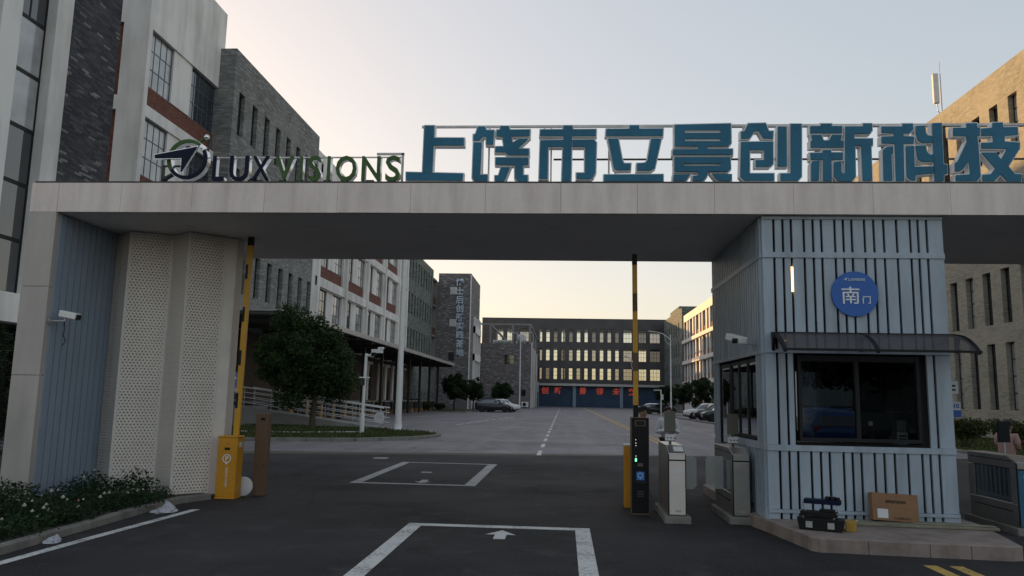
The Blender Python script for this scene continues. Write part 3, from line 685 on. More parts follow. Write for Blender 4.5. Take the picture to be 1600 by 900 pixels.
for k in range(18):
    y_ = 46.8+2.95*k
    b = MB('dock_ochre'); b.box(-16.89, -16.72, y_, y_+.55, 0.02, 1.32 if k % 3 == 1 else 1.05); b.build('panel', t, world=True)
    b = MB('rubber'); b.box(-16.89, -16.5, y_+.85, y_+1.5, 0.45, 1.2); b.build('bumper', t, world=True, bevel=.06)
    b = MB('rubber'); b.box(-16.89, -16.5, y_+1.75, y_+2.4, 0.45, 1.2); b.build('bumper', t, world=True, bevel=.06)
b = MB('black_metal')
for z in (1.75, 2.25): b.box(-16.97, -16.92, 78, 99.5, z, z+.05)
for k in range(12): b.box(-16.97, -16.92, 78+1.95*k, 78.05+1.95*k, 1.28, 2.25)
b.build('railing', t, world=True)
for k, y_ in enumerate((76.5, 81.5, 84.5, 88.0, 93.5)):
    b = MB('white_paint'); b.box(-19.9, -19.7, y_, y_+.7, 1.3, 5.2); b.box(-19.9, -19.7, y_+.7, y_+2.2, 4.9, 5.2)
    b.mat('glass_dark'); b.box(-19.88, -19.8, y_+.7, y_+2.2, 1.3, 4.9); b.build('door', t, world=True)
b = MB('dock_wall'); b.box(-19.97, -19.9, 46, 100, 1.29, 5.6); b.build('back_wall', t, world=True)

# ------------------------------------------------------------------ buildings on the right of the yard
t = thing('white_building', 'white framed block on the far right with brown spandrels, its top catching orange light', 'building', (24, 157, 0), R(-90))
b = MB(); rows = [(14.9, 17.5), (10.75, 13.15), (6.6, 9.0), (2.3, 4.9)]; bays = [.5+6.9*k for k in range(6)]
facade(b, 0, 42, 0, 18.9, [(x, x+6.2, z0-1.0, z1) for x in bays for z0, z1 in rows], m='white_paint', depth=0.4)
shell(b, 0, 42, .42, 14, 0, 18.9, 'white_paint')
for x in bays:
    for z0, z1 in rows:
        b.mat('white_paint'); b.box(x+2.55, x+3.65, .08, .41, z0-1.0, z1)
        b.mat('brick_brown'); b.box(x+.01, x+2.549, .18, .41, z0-1, z0); b.box(x+3.651, x+6.19, .18, .41, z0-1, z0)
for z in (13.2, 9.05, 4.95): b.mat('white_paint'); b.box(-.3, 42.2, -.35, -.002, z, z+.65)
b.build('wall', t)
for x in bays:
    for z0, z1 in rows: window(t, x+.05, z0, 2.45, z1-z0, 2, 3, depth=0.25); window(t, x+3.7, z0, 2.45, z1-z0, 2, 3, depth=0.25, pane='glass_pale')
t = thing('stone_building', 'narrow greenish stone end block between the dark building and the white framed block', 'building', (23.7, 185.5, 0), R(-90))
b = MB(); cols = [1.5+3.6*k for k in range(7)]; rows = [(15.2, 18), (11, 13.8), (6.6, 9.4), (2.2, 5)]
facade(b, 0, 28.3, 0, 20.6, [(x, x+1.2, z0, z1) for x in cols for z0, z1 in rows], m='stone_green', depth=.3); shell(b, 0, 28.3, 0, 12, 0, 20.6, 'stone_green'); b.mat('stone_green'); b.box(4, 18, 1, 8, 20.62, 22.2); b.build('wall', t)
for x in cols:
    for z0, z1 in rows: window(t, x, z0, 1.2, z1-z0, 1, 3, depth=.2, pane='glass_pale')
t = thing('stone_building', 'tan stone block with tall slit windows at the right, its upper wall glowing golden', 'building', (24, 76, 0), R(-90))
b = MB(); cols = [.5+1.87*k for k in range(24)]; rows = [(15.6, 18.6), (11.0, 14.0), (6.35, 9.35), (1.65, 5.3)]
facade(b, 0, 46, 0, 20.45, [(x, x+.85, z0, z1) for x in cols for z0, z1 in rows], m='stone_tan', depth=.35); shell(b, 0, 46, 0, 16, 0, 20.45, 'stone_tan'); b.build('wall', t)
for k, x in enumerate(cols):
    for z0, z1 in rows: window(t, x, z0, .85, z1-z0, 1, 4, depth=.27, pane='glass_pale' if (k+int(z0)) % 3 == 0 else 'glass_dark', bar=.07)
t = thing('roof_antenna', 'slim panel antenna on a thin mast above the golden stone roofline', 'antenna', (25, 51, 20.46))
b = MB('galv'); b.tube((25, 51, 20.46), (25, 51, 23.9), .045); b.tube((25, 51, 23.9), (25, 51, 24.8), .02); b.path([(25, 51, 21.0), (24.75, 51, 21.3), (24.7, 51, 21.8)], .03); b.build('mast', t, world=True)
b = MB('steel_pale'); b.box(24.45, 24.82, 50.8, 51.05, 21.8, 23.9); b.build('panel', t, world=True, bevel=.06)
# lawn in front of the tan block
kerb('kerb', [(15.4, 27), (15.4, 60)], .16, -.05, .12)
b = MB('grass'); b.box(15.48, 23.6, 27, 60, -.02, .09); o = b.build('lawn', world=True); o['kind'] = 'structure'
g = blades('grass', [(15.5, 29), (23.5, 29), (23.5, 52), (15.5, 52)], 7000, .1, seed=5); g['label'] = 'mown green grass strip in front of the tan stone block'
kerb('kerb', [(-19.9, 90.0), (-11.4, 90.0), (-11.4, 113)], .18, -.05, .12)
b = MB('grass'); b.box(-19.9, -11.5, 90.1, 113, -.02, .09); o = b.build('lawn', world=True); o['kind'] = 'structure'
kerb('kerb', [(12.0, 62), (12.0, 130)], .16, -.05, .12)
b = MB('grass'); b.box(17.9, 23.8, 62, 140, -.02, .09); o = b.build('lawn', world=True); o['kind'] = 'structure'
# ------------------------------------------------------------------ the entrance gate
def on_plane(px, py, Y):                 # point of the sign drawing on the upright plane y = Y
    d = r2*((px-800)/1203.0) + u2*((450-py)/1203.0) + fw
    k = Y/d.y; return (d.x*k, 1.75+d.z*k)
t = thing('gate_portal', 'wide pale flat-topped entrance portal spanning the driveway', 'gate', (0, 13, 0))
ZB, ZT = 4.47, 4.93
b = MB('soffit'); b.box(-8.26, 13.0, 11.22, 15.1, ZB+.004, ZB+.25); b.mat('pillar'); b.box(-8.26, 13.0, 11.22, 15.1, ZB+.25, ZT-.02); b.build('beam', t, world=True)
b = MB('soffit')
for k in range(12):
    for y0_, y1_ in ((11.24, 12.50), (12.508, 13.80), (13.808, 15.08)): x = -8.2+1.76*k; b.box(x+.005, x+1.755, y0_, y1_, ZB+.0005+random.uniform(0, .0025), ZB+.0035)
b.build('soffit_panels', t, world=True)
b = MB('fascia'); x = -7.84
seams = [-7.86, -6.85, -5.72, -4.58, -3.45, -2.33, -1.20, -.08, 1.05, 2.17, 3.3, 4.42, 5.5, 6.6, 7.7, 8.8, 9.9, 11, 12, 13]
for a, c in zip(seams[:-1], seams[1:]): b.box(a+.002, c-.002, 11.13+random.uniform(0, .003), 11.2, ZB+random.uniform(0, .003), ZT)
b.box(-8.30, -7.864, 11.13, 11.2, ZB, ZT); b.build('fascia', t, world=True)
b = MB('pillar')
for z0, z1 in ((-.05, 1.95), (1.958, 3.3), (3.308, ZB-.004)): b.box(-8.30, -7.86, 11.13, 11.6, z0, z1); b.box(-8.28, -7.92, 11.6, 15.0, z0, z1)
b.build('pillar', t, world=True)
b = MB('pillar'); b.box(10.6, 11.2, 11.3, 15, 0, ZB); b.build('pillar', t, world=True)
b = MB('panel_blue'); b.box(-7.91, -7.87, 11.14, 13.1, 0, ZB-.01)
b.mat('panel_blue')
for k in range(11): b.box(-7.868, -7.838, 11.24+.155*k, 11.24+.155*k+.128, 0, ZB-.012)
b.mat('void'); b.box(-7.8695, -7.866, 11.2, 12.99, 0, ZB-.013); b.build('cladding', t, world=True)
b = MB('cream_metal'); b.box(-8.2, -5.93, 13.02, 13.3, 0, ZB); b.box(-8.2, -7.1, 13.3, 14.9, 0, ZB); b.mat('soffit'); b.box(-8.2, -5.94, 12.98, 13.018, 0, ZB); b.build('core', t, world=True)
b = MB('black_metal'); b.box(-8.28, 13, 11.16, 11.30, ZT, ZT+.035); b.box(-6.6, -2.4, 11.5, 11.62, ZT+.0, ZT+.09); b.mat('rail_metal'); b.box(-8.28, 13, 11.3, 11.34, ZT, ZT+.06); b.build('edge_trim', t, world=True)
for x in (-6.2, -4.2, -2.2, -.2, 1.8, 6.5):
    b = MB('cream_metal'); b.lathe([(.075, ZB-.006), (.085, ZB+.003)], (x, 12.1, 0), 20); b.build('downlight', t, world=True)

# folded perforated screen round the left gate column
t = thing('perforated_screen', 'folded cream screen of perforated metal wrapping the left gate column', 'screen', (-6.9, 12.7, 0))
pl = [(-7.86, 12.80), (-7.43, 12.46), (-6.84, 12.80), (-6.40, 12.50), (-5.955, 12.95)]
for (x0, y0), (x1, y1) in zip(pl[:-1], pl[1:]):
    L = math.hypot(x1-x0, y1-y0); a = math.atan2(y1-y0, x1-x0)
    b = MB('perforated_metal'); b.face([(.03, 0, .08), (L-.03, 0, .08), (L-.03, 0, 1.93), (.03, 0, 1.93)]); b.face([(.03, 0, 1.95), (L-.03, 0, 1.95), (L-.03, 0, ZB-.03), (.03, 0, ZB-.03)])
    inv = W[t].inverted() @ Vector((x0, y0, 0))
    p = b.build('panel', t, loc=tuple(inv), rz=a, fix=False)
    f = MB('cream_metal'); f.box(0, .03, -.004, .012, .06, ZB-.02); f.box(L-.03, L, -.004, .012, .06, ZB-.02)
    for z in (.06, 1.928, ZB-.045): f.box(.03, L-.03, -.003, .011, z, z+.024)
    f.build('frame', p)
b = MB('cream_metal'); b.prism([(-5.955, 12.955), (-5.80, 13.06), (-5.80, 13.34), (-5.92, 13.34), (-5.92, 13.03)], .05, ZB-.02); b.build('end_panel', t, world=True)

# ------------------------------------------------------------------ sign characters above the beam
SY = 11.6
t = thing('rooftop_sign', 'row of nine big blue block characters with pale rims on a steel frame', 'sign', (2.3, SY, ZT))
CR = {1: (630, 185), 2: (830, 185), 3: (1040, 185), 4: (1250, 185), 5: (1390, 185)}
CH = [
 (1, [[(255,85),(370,85),(365,230),(345,640),(230,640),(250,200)], [(364,230),(720,232),(720,320),(360,320)], [(35,640),(712,655),(705,740),(35,735)]]),
 (1, [[(890,95),(975,95),(985,138),(1080,138),(1072,310),(990,308),(985,215),(950,215),(905,262),(835,262),(835,190),(862,185)], [(838,285),(935,285),(915,668),(1005,668),(1003,745),(850,745),(822,705)],
      [(1115,135),(1155,135),(1155,90),(1258,90),(1265,135),(1508,132),(1503,208),(1290,212),(1300,290),(1380,240),(1490,240),(1365,358),(1495,360),(1495,435),(1250,435),(1210,400),(1095,400),(1098,335),(1200,333),(1180,213),(1110,210)],
      [(1100,465),(1490,465),(1490,550),(1425,550),(1425,675),(1480,675),(1480,748),(1370,748),(1330,705),(1330,555),(1100,548)], [(1165,580),(1272,580),(1215,725),(1190,748),(1092,745),(1092,680),(1135,680)]]),
 (2, [[(110,132),(772,128),(770,208),(105,208)], [(382,85),(495,85),(480,340),(472,745),(365,745),(380,340)], [(110,260),(385,255),(385,335),(200,335),(195,718),(95,715),(105,400)],
      [(490,255),(745,250),(775,285),(765,640),(735,700),(700,722),(540,720),(540,648),(640,648),(640,335),(490,335)]]),
 (2, [[(895,125),(1570,120),(1565,208),(890,208)], [(1172,82),(1285,82),(1285,125),(1172,125)], [(915,240),(1035,240),(1085,500),(1105,535),(1185,535),(1180,612),(1010,615),(985,590)],
      [(1430,240),(1548,240),(1470,590),(1430,618),(1260,618),(1262,535),(1355,530),(1385,500)], [(870,670),(1570,665),(1570,748),(868,745)]]),
 (3, [[(110,75),(775,60),(777,138),(110,138)], [(230,170),(655,170),(655,243),(230,243)], [(110,138),(230,138),(230,330),(110,330)], [(655,138),(778,138),(780,290),(745,330),(655,330)], [(230,270),(655,270),(655,330),(230,330)],
      [(388,330),(500,330),(500,370),(388,370)], [(90,368),(798,362),(798,430),(88,430)], [(105,460),(770,460),(772,537),(105,537)], [(105,537),(220,537),(220,632),(105,632)], [(655,537),(773,537),(775,600),(740,632),(655,632)],
      [(220,565),(655,565),(655,632),(220,632)], [(385,632),(500,632),(490,690),(450,742),(325,742),(325,685),(385,685)], [(95,670),(295,665),(240,742),(90,742)], [(550,660),(785,665),(785,742),(640,742),(590,710)]]),
 (3, [[(985,60),(1190,55),(1230,150),(1283,150),(1278,240),(1160,235),(1110,150),(1060,150),(1010,225),(985,240),(900,238),(900,155),(940,150)],
      [(900,280),(1280,275),(1280,540),(1240,575),(1075,575),(1075,495),(1175,495),(1175,375),(1000,375),(1000,655),(1290,655),(1290,740),(935,740),(890,690)], [(1338,95),(1440,95),(1445,570),(1335,570)],
      [(1490,65),(1618,65),(1618,690),(1575,740),(1370,740),(1370,655),(1490,655)]]),
 (4, [[(125,90),(250,90),(250,62),(378,62),(378,90),(505,90),(500,175),(125,175)], [(135,195),(255,195),(280,262),(350,262),(380,195),(500,195),(485,262),(520,265),(520,345),(130,345),(130,265),(150,262)],
      [(272,375),(370,375),(370,405),(512,405),(510,490),(375,490),(380,745),(275,745),(275,490),(130,490),(125,410),(270,408)], [(150,510),(235,500),(225,740),(135,740),(135,540)],
      [(540,95),(755,95),(755,60),(855,60),(860,140),(830,180),(645,180),(645,240),(865,240),(865,315),(845,320),(860,740),(750,740),(730,320),(655,320),(662,690),(620,748),(455,745),(405,690),(405,520),(490,510),(495,640),(520,660),(540,640)]]),
 (5, [[(-93,95),(157,95),(157,62),(277,62),(282,130),(242,175),(167,175),(167,210),(292,215),(287,298),(167,298),(177,745),(77,745),(62,300),(-93,295),(-93,215),(52,210),(52,175),(-93,170)], [(-78,370),(-28,335),(42,330),(42,420),(22,430),(37,740),(-68,740)],
      [(195,330),(290,325),(300,575),(525,570),(530,650),(310,672),(310,740),(255,735),(205,690)], [(315,90),(425,85),(430,160),(450,200),(515,210),(515,285),(390,290),(340,255),(315,180)], [(310,325),(430,320),(445,400),(480,430),(520,430),(525,510),(390,515),(335,480)],
      [(510,58),(620,55),(640,545),(685,550),(690,655),(645,660),(645,745),(540,745),(530,570)]]),
 (5, [[(760,110),(920,110),(915,58),(1040,55),(1045,105),(1080,108),(1075,205),(1045,210),(1060,340),(1085,690),(1045,745),(790,745),(790,675),(960,665),(945,510),(880,600),(840,630),(780,630),(780,530),(815,505),(925,270),(910,210),(760,205)],
      [(1095,120),(1225,110),(1230,50),(1345,48),(1355,105),(1525,100),(1530,190),(1370,205),(1370,275),(1550,285),(1550,360),(1095,355),(1095,290),(1235,285),(1230,200),(1095,205)],
      [(1400,360),(1545,360),(1415,570),(1250,745),(1110,745),(1110,670),(1210,665),(1330,490)], [(1095,405),(1260,405),(1330,490),(1415,570),(1490,660),(1575,665),(1570,750),(1410,755),(1250,580)]]),
]
def grow(poly, d):
    """polygon moved outwards by d (mitred)"""
    n = len(poly); area = sum(poly[i][0]*poly[(i+1) % n][1]-poly[(i+1) % n][0]*poly[i][1] for i in range(n)); sg = 1 if area > 0 else -1
    out = []
    for i in range(n):
        p0, p1, p2 = Vector(poly[i-1]), Vector(poly[i]), Vector(poly[(i+1) % n]); e1 = (p1-p0).normalized(); e2 = (p2-p1).normalized()
        n1 = Vector((e1.y, -e1.x))*sg; n2 = Vector((e2.y, -e2.x))*sg; m_ = n1+n2
        m_ = m_/max(.35, m_.dot(n1)) if m_.length > 1e-6 else n1
        out.append(tuple(p1 + m_*d))
    return out
for ci, (crop, polys) in enumerate(CH):
    ox, oz = CR[crop]; bb = MB('sign_rim'); ff = MB('sign_blue')
    for i, pg in enumerate(polys):
        w_ = [on_plane(ox+x/7.619, oz+y/7.619, SY-.1) for x, y in pg]
        q = [grow(w_, .017), w_]
        bb.prism(q[0], SY-.085+i*.0011, SY+.03+i*.0007, 'y')
        ff.prism(q[1], SY-.100-i*.0011, SY-.0845-i*.0011, 'y')
    o = bb.build('character', t, world=True); ff.build('face_panel', o, world=True)
b = MB('rail_metal')
zt = 5.99
b.box(-2.3, 6.95, SY+.06, SY+.10, zt, zt+.035); b.box(-2.35, 6.95, SY-.02, SY+.05, ZT+.04, ZT+.085)
for x in (-1.33, -1.23, -.36, -.25, .65, .75, 1.72, 2.72, 3.85, 4.85): b.box(x, x+.025, SY+.062, SY+.098, ZT+.08, zt)
b.mat('rail_dark'); b.box(-.2, 6.95, SY+.11, SY+.135, 5.47, 5.495); b.box(1.72, 6.95, SY+.101, SY+.14, zt+.004, zt+.045)  # right-hand rails and uprights coloured dark to look backlit
for x in (1.75, 2.75, 3.82, 4.82, 5.72): b.box(x, x+.05, SY+.10, SY+.15, ZT+.05, zt)
for k in range(16): b.box(-2.1+.56*k, -2.06+.56*k, SY-.03, SY+.04, ZT-.02, ZT+.12)
b.box(-2.3, 6.9, SY-.06, SY+.02, ZT+.05, ZT+.10)
b.build('frame', t, world=True)

t = thing('rooftop_sign', 'smaller latin lettering sign, three navy letters then seven green, with a round ring emblem', 'sign', (-4.3, SY, ZT))
LT = [('L', 330.5, 351.5, 0), ('U', 356.8, 389.6, 0), ('X', 391.6, 422.4, 0), ('V', 428, 460, 1), ('I', 467, 473.4, 1), ('S', 479.5, 502.5, 1), ('I', 510, 516.4, 1), ('O', 523.5, 557.5, 1), ('N', 564, 594.7, 1), ('S', 601.3, 625.6, 1)]
for ch, xa, xb, g in LT:
    x0, z0 = on_plane(xa, 282 if ch not in 'OSU' else 282.8, SY-.1); x1, z1 = on_plane(xb, 243.8 if ch not in 'OSU' else 243, SY-.1)
    off = 0.012 if ch != 'I' else 0.012
    ba = fit_text(text_mesh(ch, 'chrome', 1.0, 0.05, off), x0-.004, x1+.004, z0-.004, z1+.004); ba.transform(Matrix.Translation((0, SY-.03, 0)))
    fa = fit_text(text_mesh(ch, 'sign_green' if g else 'sign_navy', 1.0, 0.012, off), x0, x1, z0, z1); fa.transform(Matrix.Translation((0, SY-.09, 0)))
    inv = W[t].inverted()
    ba.transform(inv); fa.transform(inv); o = mesh_obj('letter', ba, t); mesh_obj('face_panel', fa, o)
b = MB('rail_metal'); b.box(-5.72, -2.57, SY+.03, SY+.05, 5.485, 5.505); b.box(-2.60, -2.565, SY+.02, SY+.05, ZT+.05, 5.56); b.box(-3.0, -2.56, SY+.02, SY+.05, 5.53, 5.565); b.box(-6.55, -2.5, SY-.06, SY+.06, ZT+.09, ZT+.13)
b.mat('black_metal'); b.box(-6.50, -6.46, SY, SY+.04, ZT+.1, 5.36); b.box(-6.50, -6.1, SY+.01, SY+.03, 5.33, 5.36)
for xa, xb, *_ in [(l[1], l[2]) for l in LT]: x = on_plane((xa+xb)/2, 283, SY)[0]; b.box(x-.06, x+.06, SY-.07, SY, ZT+.1, ZT+.165)
b.build('frame', t, world=True)
cx, cz = on_plane(297, 251.6, SY)
def arc(mb, a0, a1, ro, ri, y0, y1, n=24):
    for k in range(n):
        u, v = a0+(a1-a0)*k/n, a0+(a1-a0)*(k+1)/n
        mb.prism([(cx+ro*math.cos(u), cz+ro*math.sin(u)), (cx+ro*math.cos(v), cz+ro*math.sin(v)), (cx+ri*math.cos(v), cz+ri*math.sin(v)), (cx+ri*math.cos(u), cz+ri*math.sin(u))], y0, y1, 'y')
b = MB('chrome'); arc(b, 0, 2*math.pi, .335, .268, SY-.09, SY+.02, 48)
b.mat('sign_green'); arc(b, R(52), R(215), .330, .273, SY-.106, SY-.091); b.mat('sign_navy'); arc(b, R(215), R(390), .330, .273, SY-.106, SY-.091)
b.build('emblem_ring', t, world=True)
P = lambda x, y: on_plane(240+x/7.619, 205+y/7.619, SY)
b = MB('chrome'); b.prism(grow([P(80, 318), P(575, 222), P(385, 530), P(392, 355), P(80, 362)], .012), SY-.16, SY-.12, 'y'); b.mat('sign_navy'); b.prism([P(80, 320), P(575, 225), P(385, 525), P(395, 355), P(80, 360)], SY-.175, SY-.161, 'y'); b.build('emblem_arrow', t, world=True)
b = MB('sign_green'); q1, q2 = P(545, 165), P(650, 85); b.tube((q1[0], SY-.05, q1[1]), (q2[0], SY-.05, q2[1]), .028); b.mat('chrome'); b.ball((q2[0], SY-.05, q2[1]), .045); b.mat('black_metal'); q3, q4 = P(672, 110), P(640, 262); b.tube((q3[0], SY, q3[1]), (q4[0], SY, q4[1]), .02)
q1, q2 = P(135, 570), P(250, 505); b.tube((q1[0], SY, q1[1]), (q2[0], SY, q2[1]), .035); b.ball((q1[0], SY, q1[1]), .05); b.build('emblem_handle', t, world=True)

# ------------------------------------------------------------------ guard booth on its granite island
b = MB('granite'); b.prism([(2.72, 15.6), (2.72, 11.6), (2.80, 11.2), (3.0, 9.86), (3.06, 9.80), (5.22, 9.62), (5.34, 9.66), (5.72, 11.3), (5.72, 15.6)], -.05, .165)
o = b.build('island_kerb', bevel=.012); o['kind'] = 'structure'
b = MB('granite')
for x0, x1 in ((3.07, 3.62), (3.63, 4.3), (4.31, 4.75), (4.76, 5.2)):
    ya, yb = 9.80-(x0-3.06)*.0833, 9.80-(x1-3.06)*.0833; b.prism([(x0, ya-.014), (x1, yb-.014), (x1, yb+.0), (x0, ya+.0)], -.04, .150)
o = b.build('island_facing'); o['kind'] = 'structure'
t = thing('guard_booth', 'pale blue slatted guard booth under the right of the portal', 'guard booth', (4.1, 13, .165))
X0, X1, Y0, Y1, Z0, Z1 = 2.87, 5.40, 11.25, 15.0, .165, ZB-.006
WX0, WX1, WZ0, WZ1 = 3.31, 4.98, 1.235, 2.44
b = MB('void')                                   # the core behind the slats
facade(b, X0+.04, X1-.04, Z0, Z1, [(WX0-.02, WX1+.02, WZ0-.02, WZ1+.02)], y=Y0+.05, depth=.12, m='void')
b.mat('void'); b.box(X0+.05, X1-.05, Y0+.2, Y1-.05, 2.62, 2.7); b.mat('concrete'); b.box(X0+.05, X1-.05, Y0+.06, Y1-.05, Z0, Z0+.05)
def side(xx, holes):
    ys = sorted({Y0+.05, Y1, *[v for h in holes for v in h[:2]]})
    zs = sorted({Z0, Z1, *[v for h in holes for v in h[2:]]})
    for a, c in zip(ys[:-1], ys[1:]):
        for e, f in zip(zs[:-1], zs[1:]):
            if not any(h[0] <= (a+c)/2 <= h[1] and h[2] <= (e+f)/2 <= h[3] for h in holes): b.box(xx-.02, xx+.02, a, c, e, f)
b.mat('void'); side(X0+.06, [(11.72, 13.55, 1.22, 2.42), (13.6, 14.5, .22, 2.42)]); side(X1-.06, [(11.8, 14.4, 1.2, 2.42)])
b.box(X0+.05, X1-.05, Y1-.04, Y1, Z0, 1.2); b.box(X0+.05, X1-.05, Y1-.04, Y1, 2.42, Z1); b.box(X0+.05, 3.4, Y1-.04, Y1, 1.2, 2.42); b.box(4.9, X1-.05, Y1-.04, Y1, 1.2, 2.42)
b.build('wall', t, world=True)
b = MB('slat_blue')
gx = [3.03, 3.16, 3.28, 3.46, 3.59, 3.71, 3.90, 4.02, 4.14, 4.32, 4.45, 4.59, 4.77, 4.96, 5.07, 5.19]
ed = [X0]+[v for g in gx for v in (g-.018, g+.018)]+[X1]
for a, c in zip(ed[::2], ed[1::2]):
    for z0, z1 in ((Z0+.135, 1.10), (2.52, 3.85), (3.93, Z1-.045)): b.box(a, c, Y0-.012, Y0+.03, z0+.002, z1-.002)
    if c < WX0-.05 or a > WX1+.03: b.box(a, c, Y0-.012, Y0+.03, 1.182, 2.468)
    b.box(a, c, Y0-.012, Y0+.03, Z0+.004, Z0+.088)
for a, c in ((ed[4], WX0-.06), (WX1+.06, ed[27])):
    if c-a > .01: b.box(a, c, Y0-.012, Y0+.03, 1.182, 2.468)
for z0, z1 in ((Z0+.09, Z0+.133), (1.10, 1.18), (2.47, 2.52), (3.85, 3.93), (Z1-.045, Z1)): b.box(X0-.012, X1+.012, Y0-.03, Y0+.028, z0, z1)
b.box(X0-.01, X0+.0, Y0-.012, Y0+.04, Z0, Z1); b.box(X1, X1+.01, Y0-.012, Y0+.04, Z0, Z1)
b.build('cladding', t, world=True)
for xx, sg in ((X0, -1), (X1, 1)):              # ribbed flanks
    b = MB('slat_blue')
    y_ = Y0+.05
    while y_ < Y1-.09:
        segs = [(2.52, 3.85), (3.93, Z1-.01), (Z0+.13, 1.10)] + ([(1.18, 2.46)] if (y_ < 11.70 or y_ > 14.5) else [])
        if sg < 0 and 13.57 < y_ < 14.5: segs = segs[:2]
        for z0, z1 in segs: b.box(min(xx, xx+sg*.038), max(xx, xx+sg*.038), y_, y_+.08, z0, z1)
        y_ += .148
    b.mat('panel_blue')
    for z0, z1, ya, yb in ((2.52, Z1, Y0+.04, Y1), (Z0+.1, 1.2, Y0+.04, 13.57), (1.18, 2.46, Y0+.04, 11.71)): b.box(min(xx, xx-sg*.03), max(xx, xx-sg*.03), ya, yb, z0, z1)
    b.mat('slat_blue')
    for z0, z1 in ((Z0, Z0+.128), (1.10, 1.18), (2.46, 2.52), (3.85, 3.93)):
        ya, yb = (Y0+.03, 13.57) if (sg < 0 and z1 < 2) else (Y0+.03, Y1); b.box(min(xx, xx+sg*.045), max(xx, xx+sg*.045), ya, yb, z0, z1)
    b.box(min(xx, xx+sg*.012), max(xx, xx+sg*.012), 14.52, Y1, Z0, 2.46)
    b.build('flank_cladding', t, world=True)
# windows
f = MB('frame_dark')
for a, c, z0, z1 in ((WX0, WX0+.045, WZ0, WZ1), (WX1-.045, WX1, WZ0, WZ1), (WX0+.045, WX1-.045, WZ0, WZ0+.05), (WX0+.045, WX1-.045, WZ1-.085, WZ1), (4.095, 4.15, WZ0+.05, WZ1-.085)): f.box(a, c, Y0-.02, Y0+.07, z0, z1)
o = f.build('window', t, world=True, bevel=.004)
b = MB('glass_tint'); b.box(WX0+.035, 4.1, Y0+.02, Y0+.026, WZ0+.04, WZ1-.08); b.build('pane', o, world=True)
b = MB('glass_inner'); b.box(4.14, WX1-.035, Y0+.035, Y0+.041, WZ0+.04, WZ1-.08); b.build('pane', o, world=True)
f = MB('frame_dark')
for y_ in (11.72, 12.33, 12.94, 13.5): f.box(X0-.008, X0+.05, y_, y_+.05, 1.22, 2.42)
for z in (1.22, 2.37): f.box(X0-.006, X0+.048, 11.77, 13.5, z, z+.05)
o = f.build('window', t, world=True); b = MB('glass_tint'); b.box(X0+.01, X0+.016, 11.76, 13.5, 1.26, 2.38); b.build('pane', o, world=True)
f = MB('frame_dark')
for y_ in (13.6, 14.44): f.box(X0-.008, X0+.05, y_, y_+.06, .2, 2.42)
f.box(X0-.006, X0+.048, 13.66, 14.44, 2.36, 2.42); f.box(X0-.006, X0+.048, 13.66, 14.44, 1.0, 1.06); f.mat('galv'); f.tube((X0-.04, 13.72, 1.05), (X0-.04, 13.72, 1.75), .015)
o = f.build('door', t, world=True); b = MB('glass_tint'); b.box(X0+.01, X0+.016, 13.66, 14.44, .24, 2.37); b.build('pane', o, world=True)
f = MB('frame_dark')
for y_ in (11.8, 12.65, 13.5, 14.35): f.box(X1-.05, X1+.012, y_, y_+.06, 1.2, 2.42)
for z in (1.2, 2.36): f.box(X1-.048, X1+.010, 11.86, 14.35, z, z+.06)
o = f.build('window', t, world=True); b = MB('glass_clear'); b.box(X1-.02, X1-.014, 11.84, 14.4, 1.24, 2.38); b.build('pane', o, world=True)
f = MB('frame_dark')
for x in (3.4, 4.12, 4.84): f.box(x, x+.06, Y1-.05, Y1+.012, 1.2, 2.42)
for z in (1.2, 2.36): f.box(3.46, 4.84, Y1-.048, Y1+.010, z, z+.06)
o = f.build('window', t, world=True); b = MB('glass_clear'); b.box(3.44, 4.86, Y1-.02, Y1-.014, 1.24, 2.38); b.build('pane', o, world=True)
b = MB('glow_warm'); b.box(3.265, 3.293, Y0+.015, Y0+.045, 3.36, 3.72); b.build('sky_gap_glow', t, world=True)  # added glow imitating sky seen through the slat gap, not a lamp
# curved smoked canopy over the window
t = thing('awning', 'curved smoked plastic awning on three black brackets over the booth window', 'awning', (4.2, 11.0, 2.6))
prof = [(11.232, 2.755), (11.13, 2.742), (11.0, 2.712), (10.86, 2.655), (10.73, 2.58), (10.62, 2.49)]
b = MB('smoked'); b.smooth = True
b.grid([[(x, y_, z+dz) for x in (2.98, 3.5, 4.2, 4.9, 5.52)] for (y_, z) in prof for dz in (0,)], close=False); b.build('sheet', t, world=True, fix=False)
for x in (2.95, 4.17, 5.47):
    b = MB('black'); pts = [(y_, z+.012) for y_, z in prof]+[(y_, z-.045) for y_, z in reversed(prof)]; b.prism(pts, x, x+.045, 'x')
    b.prism([(11.236, 2.76), (11.236, 2.50), (11.20, 2.50), (11.12, 2.70)], x+.004, x+.04, 'x'); b.build('bracket', t, world=True)
b = MB('black'); b.box(2.95, 5.52, 10.595, 10.625, 2.465, 2.497); b.box(2.99, 5.5, 11.222, 11.236, 2.73, 2.77); b.build('rail', t, world=True)
